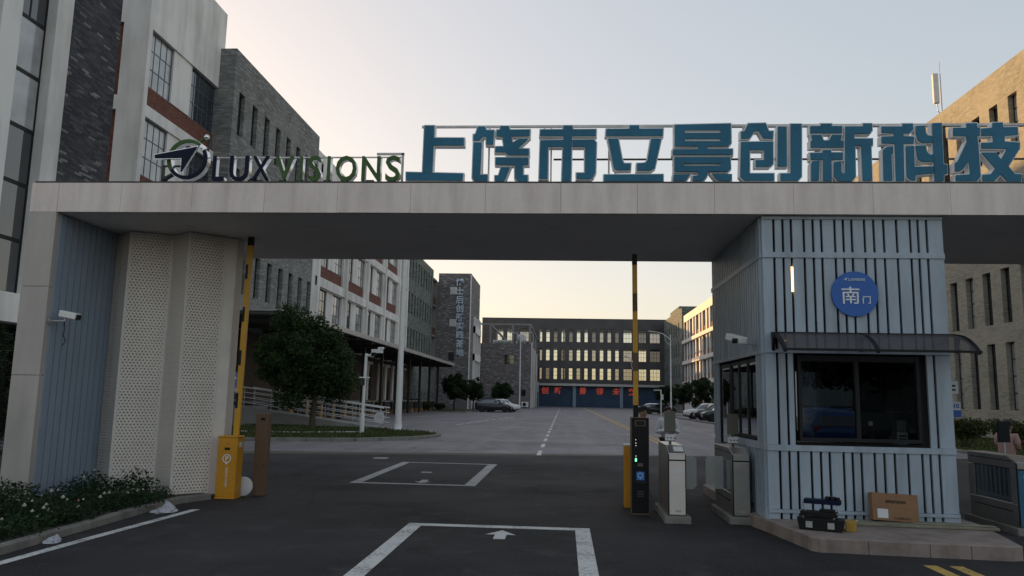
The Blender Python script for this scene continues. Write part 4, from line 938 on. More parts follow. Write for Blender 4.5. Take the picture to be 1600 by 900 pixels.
# round gate sign
t = thing('round_sign', 'round blue disc with two white characters on the booth wall', 'sign', (4.135, Y0-.05, 3.325))
b = MB('sign_disc_blue'); b.lathe([(.325, .0), (.325, .03)], (0, 0, 0), 48, 'y'); b.build('disc', t)
me = text_mesh('南', 'char_white', .40, .004, .002); fit_text(me, -.19, .06, -.145, .10); mesh_obj('character', me, t, (0, -.006, 0))
me = text_mesh('门', 'char_white', .18, .004, .002); fit_text(me, .10, .21, -.14, -.03); mesh_obj('character', me, t, (0, -.006, 0))
me = text_mesh('LUXVISIONS', 'char_pale', .05, .003, .001); fit_text(me, -.09, .145, .185, .225); mesh_obj('lettering', me, t, (0, -.005, 0))
b = MB('char_pale'); b.prism([(-.155, .205), (-.10, .235), (-.12, .18), (-.122, .2)], -.008, -.002, 'y'); b.build('emblem', t)
# things inside and by the booth
t = thing('monitor', 'black computer monitor seen from behind through the booth window', 'monitor', (4.47, 11.75, 1.22))
b = MB('black'); b.box(-.29, .29, -.02, .03, .10, .43); b.build('screen', t, bevel=.012); b = MB('black'); b.box(-.04, .04, -.05, -.021, .0, .2); b.box(-.12, .12, -.1, .1, -.02, .0); b.build('stand', t)
b = MB('galv'); b.lathe([(.034, -.026), (.034, -.021)], (0, 0, .27), 24, 'y'); b.build('badge', t)
t = thing('desk', 'dark desk inside the guard booth under the window', 'desk', (4.1, 11.8, Z0+.05))
b = MB('black'); b.box(-1.1, 1.1, -.4, .4, .94, .985); b.build('top', t); b = MB('black'); b.box(-1.08, -1.02, -.38, .38, 0, .94); b.box(1.02, 1.08, -.38, .38, 0, .94); b.build('leg', t)
t = thing('computer_tower', 'small pale computer case standing on the desk beside the monitor', 'computer', (4.84, 11.55, 1.205))
b = MB('galv'); b.box(-.07, .07, 0, .3, 0, .17); b.mat('terminal_grey'); b.box(-.065, .065, .02, .28, .172, .34); b.mat('black'); [b.box(-.055, .055, -.003, -.0005, .02+.045*k, .045+.045*k) for k in range(3)]; b.build('case', t, bevel=.005)
t = thing('security_camera', 'white bullet camera on an arm at the left corner of the booth', 'security camera', (X0-.01, 11.62, 2.6))
b = MB('galv'); b.tube((0, 0, 0), (-.02, 0, 0), .05); b.tube((0, 0, 0), (-.26, -.01, .03), .014); b.build('arm', t)
b = MB('white_metal'); b.obox((-.33, -.06, .09), (.13, .34, .10), R(28), R(14)); b.mat('screen_black'); b.obox((-.385, -.215, .045), (.09, .03, .075), R(28), R(14)); b.build('housing', t, bevel=.012)
t = thing('security_camera', 'white bullet camera on an arm on the left portal pillar', 'security camera', (-7.85, 11.22, 2.78))
b = MB('galv'); b.lathe([(.055, 0), (.055, .02)], (0, 0, 0), 16, 'x'); b.tube((0.01, 0, 0), (.26, -.02, 0.0), .016); b.tube((.26, -.02, 0), (.26, -.02, .06), .016); b.build('arm', t)
b = MB('white_metal'); b.obox((.33, -.03, .09), (.30, .11, .10), R(-6), 0, R(10)); b.mat('screen_black'); b.obox((.475, -.045, .055), (.05, .10, .085), R(-6), 0, R(10)); b.build('housing', t, bevel=.012)
b = MB('black'); b.path([(.25, -.02, 0), (.27, -.02, -.12), (.25, -.02, -.22), (.30, -.02, -.30), (.25, -.02, -.38)], .006, 6); b.build('cable', t)
# toolbox, carton, mat
t = thing('toolbox', 'open black toolbox with cantilever trays raised on the booth island', 'toolbox', (3.30, 10.42, .166), R(-24))
b = MB('black'); b.prism([(-.25, 0), (.25, 0), (.28, .15), (-.28, .15)], -.12, .12, 'y'); b.build('base', t, bevel=.008)
b = MB('black'); b.box(-.24, .20, -.10, .08, .17, .23); b.box(-.01, .17, -.08, .05, .231, .26); b.mat('steel'); b.tube((-.2, -.09, .15), (-.24, -.09, .24), .008); b.tube((.16, -.09, .15), (.22, -.09, .24), .008); b.build('tray', t, bevel=.006)
b = MB('sign_navy'); b.box(-.20, .24, -.05, .13, .32, .375); b.mat('steel'); 
for x in (-.18, .22): b.tube((x, -.04, .23), (x-.03, -.04, .33), .008)
b.mat('black'); [b.obox((.08+.05*k, .03, .395), (.05, .12, .04), R(20*k)) for k in range(3)]; b.build('tray', t, bevel=.006)
for x in (-.17, .09): b = MB('galv'); b.box(x, x+.08, -.137, -.121, .035, .11); b.build('latch', t)
b = MB('tool_yellow'); b.box(.285, .40, .02, .24, 0, .13); b.build('side_case', t, bevel=.01)
t = thing('cardboard_box', 'flat brown cardboard box leaning on the slatted booth wall', 'box', (4.48, 11.0, .19))
m_ = R(-9)
b = MB('cardboard'); b.box(-.30, .30, -.065, .065, -.18, .18); b.mat('brown_box'); b.box(-.30, .30, -.0655, -.0652, -.004, -.001); cart = b.build('carton', t, bevel=.004, loc=(0, .10, .195), rot=(m_, R(2.5), 0))
me = text_mesh('易碎品轻放勿压', 'ink', .06, .002, .002); fit_text(me, -.13, .14, .05, .092); mesh_obj('lettering', me, cart, (0, -.0665, 0))
me = text_mesh('小心轻放 向上', 'ink', .05, .002, .0); fit_text(me, -.03, .20, -.155, -.125); mesh_obj('lettering', me, cart, (0, -.0665, 0))
b = MB('sticker_white'); b.box(-.24, -.10, -.069, -.066, -.15, -.03); b.build('shipping_label', cart)
b = MB('board_green'); b.prism([(3.58, 11.18), (3.66, 10.86), (4.5, 10.80), (5.2, 10.78), (5.66, 10.72), (5.66, 10.86), (5.2, 11.16)], .168, .205); b.prism([(4.6, 10.86), (5.1, 10.80), (5.64, 10.75), (5.6, 10.84), (5.0, 10.95)], .206, .225)
tag(b.build('folded_mat', world=True, bevel=.008), 'folded grey-green mat lying along the foot of the booth wall', 'mat')
b = MB('sticker_white'); b.prism([(3.80, 11.0), (3.97, 10.98), (3.98, 11.05), (3.83, 11.07)], .206, .210); tag(b.build('paper_scrap', world=True), 'scrap of white paper on the grey-green mat', 'paper')
t = thing('wall_sign', 'small white and blue notice plates on a post behind the booth', 'sign', (6.62, 13.9, 0))
b = MB('white_paint'); b.box(-.03, .03, 0, .04, 0, 2.4); b.build('post', t); b = MB('sticker_white'); b.box(.03, .17, -.02, 0, 1.98, 2.2); b.mat('black'); b.box(.05, .12, -.024, -.021, 2.10, 2.13); b.box(.05, .12, -.024, -.021, 2.03, 2.06); b.build('plate', t)
b = MB('sticker_white'); b.box(.03, .19, -.02, 0, 1.70, 1.84); b.mat('sign_disc_blue'); b.box(.03, .19, -.021, -.0, 1.58, 1.698); b.build('plate', t); me = text_mesh('10', 'sign_disc_blue', .11, .002, .003); mesh_obj('lettering', me, t, (.11, -.023, 1.735))
# ------------------------------------------------------------------ barriers and turnstiles
t = thing('barrier_gate', 'orange barrier cabinet with its striped arm raised, beside the perforated screen', 'barrier', (-5.62, 12.95, 0), R(3))
b = MB('orange'); b.box(-.165, .165, -.14, .16, .03, 1.0); b.box(-.175, .175, -.15, .17, 1.0, 1.03); b.box(-.175, .175, -.15, .17, 0, .03); b.build('cabinet', t, bevel=.012)
b = MB('orange'); b.box(-.135, .135, -.147, -.141, .10, .93); b.build('door', t, bevel=.003)
b = MB('black'); b.box(-.045, .045, -.152, -.148, .80, .84); b.mat('lamp_red'); b.lathe([(.01, -.152), (.01, -.147)], (0.01, 0, .90), 12, 'y'); b.build('lock', t)
b = MB('char_white')
for k in range(20):
    u, v = 2*math.pi*k/20, 2*math.pi*(k+1)/20
    b.prism([(.072*math.cos(u), .66+.072*math.sin(u)), (.072*math.cos(v), .66+.072*math.sin(v)), (.058*math.cos(v), .66+.058*math.sin(v)), (.058*math.cos(u), .66+.058*math.sin(u))], -.151, -.148, 'y')
b.prism([(-.03, .598), (.03, .598), (0, .555)], -.1515, -.1485, 'y'); b.build('logo', t)
me = text_mesh('P', 'char_white', .10, .0015, .004); mesh_obj('character', me, t, (0, -.150, .625))
me = text_mesh('PARKING SYSTEM', 'char_white', .06, .001, .0); fit_text(me, .17, .48, -.02, .02); me.transform(Matrix.Rotation(R(90), 4, 'Y')); o = mesh_obj('lettering', me, t, (0.01, -.150, .68))
b = MB('sticker_white'); b.box(.166, .169, -.08, .05, .84, .93); b.build('sticker', t)
b = MB('arm_yellow'); b.obox((.085, .02, 2.75), (.095, .055, 3.6), 0, 0, R(.4)); 
b.mat('black')
for z in (1.62, 2.35, 3.1, 3.85): b.obox((.058+(z-2.75)*.007, .02, z), (.040, .0575, .26), 0, 0, R(.4))
b.obox((.098, .02, 4.42), (.097, .058, .2), 0, 0, R(.4))
b.build('arm', t)
b = MB('black_metal'); b.tube((.03, .0, .92), (.14, .0, 1.0), .05); b.build('hub', t)
t = thing('round_plate', 'pale round disc standing on edge behind the orange barrier cabinet', 'disc', (-5.475, 13.22, .165), R(12))
b = MB('sticker_white'); b.lathe([(.02, -.012), (.15, -.012), (.162, -.004), (.162, .012), (.15, .018), (.02, .018)], (0, 0, 0), 32, 'y'); b.build('disc', t, rot=(R(-8), 0, 0)); b = MB('galv'); b.box(-.05, .05, .02, .06, -.165, .02); b.build('foot', t)
t = thing('sensor_post', 'brown square post with a dark slot near its top, right of the orange cabinet', 'post', (-5.25, 13.4, 0))
b = MB('brown_box'); b.box(-.115, .115, -.07, .07, 0, 1.40); b.build('body', t, bevel=.01); b = MB('black'); b.box(-.03, .05, -.073, -.071, 1.28, 1.325); b.build('slot', t); b = MB('black'); b.box(.06, .08, -.073, -.071, .5, .52); b.build('button', t)

t = thing('barrier_gate', 'slim black barrier kiosk with its striped arm raised, near the turnstiles', 'barrier', (1.205, 12.55, 0))
b = MB('black'); b.box(-.13, .13, -.12, .12, .02, 1.48); b.mat('brown_box'); b.box(-.137, -.1305, -.125, .12, .02, 1.48); b.box(.1305, .137, -.125, .12, .02, 1.48); b.box(-.137, .137, -.125, .12, 1.481, 1.49); b.box(-.137, .137, -.125, .12, 0, .019); b.build('cabinet', t, bevel=.004)
b = MB('black'); b.box(-.128, .128, -.126, -.121, .04, 1.47); b.build('front_panel', t)
b = MB('brown_box'); b.box(-.085, .085, -.130, -.1265, 1.355, 1.45); b.mat('screen_black'); b.box(-.065, .065, -.134, -.1305, 1.37, 1.435); b.build('camera_window', t)
b = MB('led_green'); b.box(-.082, -.056, -.129, -.1265, .81, .86); b.build('indicator', t)
b = MB('led_white'); [b.box(-.072, -.066, -.129, -.1265, z, z+.008) for z in (.89, 1.05, 1.09, 1.14)]; b.build('pixels', t)
b = MB('terminal_grey'); b.box(-.045, .04, -.129, -.1265, .735, .785); b.build('slot', t)
b = MB('device_blue'); b.box(-.062, .062, -.129, -.1265, .525, .655); b.mat('char_pale')
for k in range(16):
    u, v = 2*math.pi*k/16, 2*math.pi*(k+1)/16
    b.prism([(.042*math.cos(u), .598+.042*math.sin(u)), (.042*math.cos(v), .598+.042*math.sin(v)), (.030*math.cos(v), .598+.030*math.sin(v)), (.030*math.cos(u), .598+.030*math.sin(u))], -.131, -.1291, 'y')
b.prism([(-.02, .562), (.02, .562), (0, .538)], -.1312, -.1292, 'y'); b.build('logo', t)
me = text_mesh('SCAN CODE HERE', 'terminal_grey', .04, .001, 0); fit_text(me, -.085, .085, .488, .505); mesh_obj('lettering', me, t, (0, -.128, 0))
b = MB('terminal_grey'); [b.lathe([(.008, -.129), (.008, -.1265)], (-.04+.026*i, 0, .28+.026*j), 8, 'y') for i in range(4) for j in range(4)]; b.build('speaker_grille', t)
b = MB('orange'); b.box(-.19, -.02, .62, .82, 0, 1.0); b.mat('white_metal'); b.box(-.2, -.01, .61, .83, 1.0, 1.03); b.build('motor_cabinet', t, bevel=.01)
b = MB('arm_yellow'); b.obox((-.045, .2, 2.8), (.078, .05, 2.75), 0, 0, R(-.3)); b.mat('black')
b.obox((-.04, .2, 1.56), (.080, .052, .24), 0, 0, R(-.3))
b.mat('brown_box')
for z in (2.38, 3.36): b.obox((-.045-(z-2.8)*.005, .2, z), (.0785, .0505, .30), 0, 0, R(-.3))
b.mat('black'); b.obox((-.053, .2, 4.08), (.082, .054, .18), 0, 0, R(-.3)); b.build('arm', t)

def turnstile(label, loc, rz, kind):
    t = thing('turnstile', label, 'turnstile', loc, rz, 'turnstile cabinets in the pedestrian lanes')
    L = 1.35
    b = MB('kerb'); b.box(-.19, .19, -.07, L+.07, -.02, .10); b.build('plinth', t, bevel=.01)
    side_m = 'steel_side' if kind != 'pale' else 'steel'
    b = MB(side_m)
    if kind == 'pale': b.prism([(.0, .10), (L, .10), (L, 1.10), (.25, 1.10), (.0, 1.0)], -.13, .13, 'x')
    else:
        for p in ([(.0, .10), (L, .10), (L, .42), (0, .42)], [(0, .42), (.16, .42), (.16, .90), (0, .90)], [(L-.16, .42), (L, .42), (L, .90), (L-.16, .90)], [(0, .90), (L, .90), (L, 1.08), (.25, 1.08), (0, 1.0)]): b.prism(p, -.13, .13, 'x')
    b.build('body', t, bevel=.01)
    if kind != 'pale':
        b = MB('glass_tint'); b.box(-.105, -.1, .17, L-.17, .43, .89); b.box(.1, .105, .17, L-.17, .43, .89); b.build('side_glass', t)
        b = MB('black'); b.box(-.03, .03, .62, .70, .42, .9); b.build('mechanism', t)
        b = MB('black'); b.box(-.133, -.1305, .15, L-.15, .30, .315); b.box(-.133, -.1305, .1, L-.1, 1.0, 1.012); b.build('trim', t)
    fm = {'pale': 'steel_pale', 'plain': 'steel', 'poster': 'poster_blue'}[kind]
    b = MB(fm); b.box(-.115, .115, -.022, -.001, .12, .885); b.build('front_panel', t, bevel=.004)
    b = MB('black'); b.box(-.128, .128, -.019, -.002, .886, .905); b.box(-.13, -.116, -.014, -.002, .11, .985); b.box(.116, .13, -.014, -.002, .11, .985); b.build('front_trim', t)
    b = MB(fm if kind != 'poster' else 'steel'); b.box(-.115, .115, -.020, -.001, .906, .985); b.build('head_panel', t)
    b = MB('galv'); b.box(-.03, .05, -.026, -.0225, .16, .185); b.build('badge', t)
    return t, L
t1, L = turnstile('turnstile with a pale front panel, nearest the black barrier kiosk', (1.67, 11.72, 0), R(-1), 'pale')
b = MB('sticker_white'); b.box(-.05, .05, -.026, -.0225, .70, .77); b.build('plate', t1); b = MB('white_metal'); b.obox((0.03, .10, 1.052), (.14, .16, .006), 0, R(21)); b.build('sticker', t1)
t2, L = turnstile('dull steel turnstile against the left flank of the booth', (2.62, 11.82, 0), 0, 'plain')
t3, L = turnstile('steel turnstile with a blue lettered front, right of the booth', (6.49, 11.55, 0), R(-1), 'poster')
b = MB('char_pale'); b.lathe([(.052, -.026), (.052, -.0225)], (0.01, 0, .80), 20, 'y'); b.build('number_disc', t3); me = text_mesh('4', 'poster_blue', .085, .001, .003); mesh_obj('character', me, t3, (.01, -.028, .772))
for k, ch in enumerate('自觉排队'): me = text_mesh(ch, 'char_pale', .13, .0015, .003); mesh_obj('character', me, t3, (.01, -.025, .60-.145*k))
def flap(parent, x0, x1, label=None):
    b = MB('acrylic'); y_ = .66; r = .05; s = 1 if x1 > x0 else -1
    b.prism([(x0, .42), (x1-s*r, .42), (x1, .42+r), (x1, .92-r), (x1-s*r, .92), (x0, .92)], y_-.007, y_+.007, 'y'); b.build('flap', parent)
flap(t1, .131, .38); flap(t2, -.131, -.40)
def terminal(label, x, y, z, rz, back=True):
    t = thing('face_terminal', label, 'access terminal', (x, y, z), rz, 'face recognition terminals on the turnstiles')
    b = MB('terminal_grey' if back else 'black'); b.box(-.085, .085, -.018, .018, .19, .50); b.build('case', t, bevel=.008)
    b = MB('screen_black'); b.box(-.07, .07, .0185 if back else -.022, .022 if back else -.0185, .22, .48); b.build('screen', t)
    if back: b = MB('sticker_white'); b.box(-.075, .075, -.03, .03, .06, .15); b.mat('black'); [b.box(-.05+.05*k, -.03+.05*k, -.032, -.0305, .09, .11) for k in range(3)]; b.mat('terminal_grey'); b.box(-.02, .02, -.012, .012, 0, .06); b.box(-.02, .02, -.012, .012, .15, .19); b.build('mount', t, bevel=.004)
    else: b = MB('galv'); b.tube((0, 0, 0), (0, 0, .19), .016); b.lathe([(.05, 0), (.05, .015)]); b.build('mount', t)
    return t
terminal('olive grey back of a terminal on the pale fronted turnstile', 1.63, 12.15, 1.10, R(2))
b_ = terminal('dark terminal on the turnstile against the booth flank', 2.60, 12.25, 1.08, R(4))
terminal('black terminal on a thin stem, screen to the road, on the lettered turnstile', 6.47, 12.0, 1.06, R(-4), back=False)
b = MB('black'); b.box(2.62, 2.78, 13.6, 13.8, 0, .86); tag(b.build('bin', world=True, bevel=.02), 'dark low bin standing behind the glass flaps', 'bin')

# ------------------------------------------------------------------ posts and lamps in the yard
def lamp(label, x, y, h, arms, r=.09, group='tall white street lamps in the yard'):
    t = thing('street_lamp', label, 'street lamp', (x, y, 0), 0, group)
    b = MB('white_metal'); b.tube((0, 0, 0), (0, 0, h), r, r*.55, 14); b.lathe([(r*1.7, 0), (r*1.7, .03), (r*1.15, .05), (r*1.1, .5)], n=16); b.build('post', t)
    for dx, dz in arms:
        b = MB('white_metal'); b.path([(0, 0, h-.6), (dx*.5, 0, h-.1+dz*.5), (dx, 0, h+dz)], .045); b.path([(0, 0, h-1.3), (dx*.3, 0, h-.9), (dx*.45, 0, h-.15+dz*.4)], .02); b.build('arm', t)
        b = MB('galv'); b.obox((dx*1.22, 0, h+dz+.02), (abs(dx)*.55, .22, .1), 0, 0, R(-6 if dx > 0 else 6)); b.mat('lamp_lens'); b.obox((dx*1.24, 0, h+dz-.04), (abs(dx)*.4, .16, .03), 0, 0, R(-6 if dx > 0 else 6)); b.build('lamp_head', t)
    return t
lamp('thick white lamp post on the kerbed island, cut off by the portal', -8.17, 38.2, 10.5, [(1.5, .2)], .17)
lamp('white lamp post in front of the low brick building', -6.95, 122, 12.0, [(1.3, .15), (-1.3, .15)], .12)
lamp('white lamp post with its arm to the left by the right-hand trees', 12.5, 92, 9.6, [(-1.7, .3)], .1)
lamp('thin white pole half hidden behind the raised kiosk arm', 6.65, 75, 5.9, [(-.6, .05)], .06)
t = thing('camera_pole', 'slim white pole with a surveillance camera at its top on the island', 'camera pole', (-8.93, 34.2, 0))
b = MB('white_metal'); b.tube((0, 0, 0), (0, 0, .95), .10); b.tube((0, 0, .95), (.05, 0, 3.62), .07, .065); b.build('pole', t)
b = MB('white_metal'); b.box(-.22, .24, -.06, .06, 2.52, 2.57); b.build('bracket', t); b = MB('black_metal'); b.box(-.15, .05, -.08, .08, 2.2, 2.5); b.build('speaker', t)
b = MB('white_metal'); b.tube((.05, 0, 3.55), (.35, 0, 3.5), .05); b.ball((.32, 0, 3.55), .11); b.build('arm', t)
b = MB('white_metal'); b.obox((.55, -.05, 3.72), (.5, .2, .17), R(-10)); b.mat('black'); b.obox((.42, -.14, 3.58), (.2, .14, .16), R(-10)); b.mat('white_metal'); b.obox((.72, -.08, 3.85), (.24, .2, .1), R(-10)); b.build('camera', t, bevel=.02)
t = thing('round_sign', 'small round white notice disc on a stake at the end of the ramp rail', 'sign', (-9.6, 40.2, 0))
b = MB('galv'); b.tube((0, 0, 0), (0, 0, .9), .02); b.build('stake', t); b = MB('sticker_white'); b.lathe([(.28, -.03), (.28, -.01)], (0, 0, .62), 28, 'y'); b.build('disc', t); b = MB('rail_metal'); [b.box(-.17, .17, -.033, -.0305, z, z+.03) for z in (.58, .64, .7)]; b.build('lettering', t)
t = thing('direction_sign', 'small purple-blue sign with a white upward arrow on a post', 'sign', (-11.85, 27.2, 0))
b = MB('galv'); b.tube((0, 0, 0), (0, 0, 2.0), .03); b.build('post', t); b = MB('sign_purple'); b.box(-.26, .26, -.05, -.03, 1.72, 2.5); b.build('plate', t)
b = MB('char_white'); b.prism([(-.035, 2.02), (.035, 2.02), (.035, 2.25), (.11, 2.25), (0, 2.42), (-.11, 2.25), (-.035, 2.25)], -.054, -.051, 'y'); b.build('arrow', t); me = text_mesh('停车场', 'char_white', .15, .002, .003); mesh_obj('lettering', me, t, (0, -.052, 1.79))
t = thing('small_post', 'short thin white post with an angled top by the far parking row', 'post', (9.25, 75, 0))
b = MB('white_metal'); b.tube((0, 0, 0), (0, 0, 2.8), .06); b.build('pole', t); b = MB('white_metal'); b.box(-.7, .05, -.05, .05, 2.76, 2.84); b.box(.0, .22, -.08, .08, 1.9, 2.4); b.build('head', t)
t = thing('outdoor_unit', 'white air conditioner unit at the foot of the brick building', 'air conditioner', (-7.05, 141.3, .15))
b = MB('white_metal'); b.box(-.62, .62, -.2, .2, .1, 1.0); b.build('case', t, bevel=.03); b = MB('black'); b.lathe([(.33, -.215), (.33, -.201)], (-.1, 0, .55), 24, 'y'); b.build('fan_grille', t); b = MB('galv'); b.box(-.55, -.45, -.2, .2, -.15, .1); b.box(.45, .55, -.2, .2, -.15, .1); b.build('feet', t)
# ramp with tube railings
t = thing('access_ramp', 'concrete ramp with grey tube railings sloping down towards the road', 'ramp', (-14, 42.3, 0))
b = MB('concrete'); b.prism([(-17.6, 0), (-9.9, 0), (-9.9, .03), (-17.6, 1.0)], 41.55, 43.1, 'y'); b.box(-19.9, -17.6, 41.2, 45.4, 0, 1.02); b.build('slab', t, world=True)
zf = lambda x: max(.03, 1.0-(x+17.6)*.126) if x > -17.6 else 1.02
for y_ in (41.62, 43.03):
    b = MB('white_metal')
    for hh in (.25, .52, .79, 1.06): b.tube((-17.6, y_, zf(-17.6)+hh), (-9.7, y_, zf(-9.9)+hh), .03 if hh > 1 else .02, None, 8)
    b.build('railing', t, world=True)
    for k in range(6): b = MB('galv'); x = -17.5+1.52*k; b.tube((x, y_, zf(x)), (x, y_, zf(x)+1.05), .025, None, 8); b.build('rail_post', t, world=True)
b = MB('galv')
for hh in (.35, .7, 1.06): b.tube((-19.8, 41.3, 1.02+hh), (-17.6, 41.3, 1.02+hh), .028, None, 8)
for x in (-19.6, -18.6, -17.65): b.tube((x, 41.3, 1.02), (x, 41.3, 2.08), .025, None, 8)
b.build('landing_rail', t, world=True)
b = MB('white_metal'); b.path([(-14.5, 33.0, .11), (-11.5, 33.2, .11), (-10.2, 34.0, .12), (-8.95, 34.3, .14)], .022); tag(b.build('conduit_pipe', world=True), 'thin pale pipe lying on the island grass to the camera pole', 'pipe')
# ------------------------------------------------------------------ vegetation
def leaves(n, blobs, size, m, seed, fold=True, hang=0.3, shellp=.5):
    """n small folded leaf faces spread through a crown made of ellipsoid clumps (cx,cy,cz,rx,ry,rz)"""
    rn = random.Random(seed); g = MB(m); vol = [b_[3]*b_[4]*b_[5] for b_ in blobs]
    for _ in range(n):
        c = rn.choices(blobs, vol)[0]
        while True:
            d = Vector((rn.uniform(-1, 1), rn.uniform(-1, 1), rn.uniform(-1, 1)))
            if .05 < d.length <= 1: break
        d = d.normalized()*(rn.random()**shellp)*rn.uniform(.86, 1.10)
        p = Vector((c[0]+d.x*c[3], c[1]+d.y*c[4], c[2]+d.z*c[5]))
        s_ = size*rn.uniform(.6, 1.35); ax = Vector((rn.gauss(0, 1), rn.gauss(0, 1), rn.gauss(0, .6)-hang)).normalized(); sd_ = ax.cross(Vector((rn.gauss(0, 1), rn.gauss(0, 1), rn.gauss(0, 1)))).normalized()
        up_ = ax.cross(sd_)*s_*.12
        a, e = p-ax*s_*.5, p+ax*s_*.5; l, r_ = p+sd_*s_*.26+up_, p-sd_*s_*.26+up_
        g.face([a, l, e]); g.face([a, e, r_])
    return g
def tree(label, loc, h0, crown_r, crown_z, crown_h, n, size, m, seed, trunk_r=.12, name='tree', cat='tree', group=None, limbs=5, fork=None, off=0.0):
    rn = random.Random(seed); t = thing(name, label, cat, loc, 0, group)
    b = MB('bark'); top = crown_z+crown_h*.2; fork = fork or h0
    pts = [(0, 0, -.05), (rn.uniform(-.05, .05), rn.uniform(-.05, .05), fork*.5), (rn.uniform(-.08, .08), rn.uniform(-.08, .08), fork), (rn.uniform(-.2, .2), rn.uniform(-.2, .2), top)]
    rs = [trunk_r*1.25, trunk_r, trunk_r*.85, trunk_r*.25]
    for (p, q, r0, r1) in zip(pts[:-1], pts[1:], rs[:-1], rs[1:]): b.tube(p, q, r0, r1, 10)
    blobs = []; nb = limbs*3
    for k in range(nb):                                   # clumps spread over a rounded crown
        v = 1-2*(k+.5)/nb; a = k*2.39996+rn.uniform(-.35, .35); hr = math.sqrt(1-v*v)
        f_ = rn.uniform(.42, .86); e = (crown_r*f_*hr*math.cos(a)+off, crown_r*f_*hr*math.sin(a), crown_z+crown_h*.5*f_*v*1.02)
        q = rn.uniform(.17, .37)*crown_r; blobs.append((*e, q, q, q*rn.uniform(.7, .95)))
        if k % 2 == 0:
            s_ = fork+(top-fork)*rn.uniform(0, .35); mid = (e[0]*.45, e[1]*.45, s_+(e[2]-s_)*.6)
            b.tube((0, 0, s_), mid, trunk_r*.4, trunk_r*.26, 7); b.tube(mid, e, trunk_r*.26, trunk_r*.07, 7)
    blobs.append((off, 0, crown_z, crown_r*.44, crown_r*.44, crown_h*.30))
    b.build('trunk', t, fix=False); leaves(n, blobs, size, m, seed+1).build('crown', t, fix=False); return t
tree('dense round dark green tree on the kerbed island in front of the loading dock', (-12.85, 39.3, .05), 1.35, 2.95, 3.45, 5.3, 26000, .19, 'leaf', 11, .15, limbs=10, off=-.6)
tree('rounded tree at the left of the trio by the dark parked car', (-14.3, 101, .05), 1.2, 2.3, 3.2, 4.4, 3600, .36, 'leaf_dark', 21, .13)
tree('lower tree touching the rounded one, nearer the dark parked car', (-12.1, 104, .05), 1.1, 1.9, 2.8, 3.6, 2800, .36, 'leaf_dark', 31, .12)
tree('small round tree alone in front of the grey brick wall', (-9.9, 125.5, 0), .9, 2.1, 2.9, 3.3, 3200, .36, 'leaf_dark', 41, .12)
k = 0
for x, y_, r_, cz, hh, lab in ((13.6, 104, 1.7, 2.5, 2.9, 'leftmost bushy tree of the right-hand row, behind the far lamp'), (15.3, 101, 1.8, 2.7, 3.2, 'second bushy tree of the right-hand row'), (17.0, 98, 2.0, 3.0, 3.8, 'tallest bushy tree of the right-hand row, above the white car'), (19.4, 95, 1.7, 2.8, 3.4, 'bushy tree of the right-hand row next to the booth corner')):
    tree(lab, (x, y_, .05), .9, r_, cz, hh, 2600, .36, 'leaf_dark', 51+k*7, .11, group='bushy trees along the right side of the yard'); k += 1
def shrub(label, loc, r_, h, n, size, m, seed, stems=True, name='shrub'):
    rn = random.Random(seed); t = thing(name, label, 'shrub', loc)
    blobs = [(0, 0, h*.58, r_*.75, r_*.75, h*.36)]+[(r_*.55*math.cos(a), r_*.55*math.sin(a), h*rn.uniform(.5, .7), r_*.45, r_*.45, h*.27) for a in (0.3, 1.4, 2.5, 3.6, 4.7, 5.8)]
    if stems:
        b = MB('bark')
        for k in range(6): a = k*1.05; b.tube((0, 0, -.02), (r_*.5*math.cos(a), r_*.5*math.sin(a), h*.5), .035, .015, 6)
        b.build('trunk', t, fix=False)
    leaves(n, blobs, size, m, seed).build('crown', t, fix=False); return t
shrub('umbrella-shaped clipped shrub on bare stems right of the booth', (17.1, 34.5, .05), 1.0, 1.35, 3000, .13, 'leaf_olive', 71)
shrub('clipped shrub behind the person in pink', (19.1, 34.8, .05), 1.05, 1.3, 2800, .13, 'leaf_olive', 72)
shrub('broad clipped shrub further along the tan block', (21.4, 35.5, .05), 1.2, 1.35, 2400, .14, 'leaf_olive', 73)
for k, (x, y_, r_, h, lab) in enumerate(((-18.2, 94, 1.3, 1.6, 'low round shrub under the end of the loading canopy'), (-16.6, 92.5, .9, 1.1, 'smaller round shrub right of the one under the canopy end'), (-15.2, 95, .8, 1.0, 'small dark shrub left of the rounded tree'))):
    shrub(lab, (x, y_, .05), r_, h, 1500, .2, 'leaf_dark', 80+k)
# conifer behind the left pillar
rn = random.Random(5); t = thing('conifer', 'small dark conifer at the very left edge beside the portal pillar', 'tree', (-10.75, 13.6, 0))
b = MB('bark'); b.tube((0, 0, 0), (0, 0, 3.0), .07, .02); b.build('trunk', t)
g = MB('leaf')
for _ in range(5200):
    z = .5+2.65*rn.random()**1.1; rr = .80*(1-((z-1.9)/1.5)**2*.55)*rn.uniform(.3, 1.05)*(1 if z < 2.4 else (3.25-z)/.85); a = rn.uniform(0, 6.28); p = Vector((rr*math.cos(a), rr*math.sin(a), z)); d = Vector((math.cos(a), math.sin(a), rn.uniform(-.5, .3))).normalized()*rn.uniform(.06, .16); s_ = Vector((-d.y, d.x, rn.uniform(-.05, .05)))*.22
    g.face([p-s_, p+s_, p+d])
g.build('crown', t, fix=False)
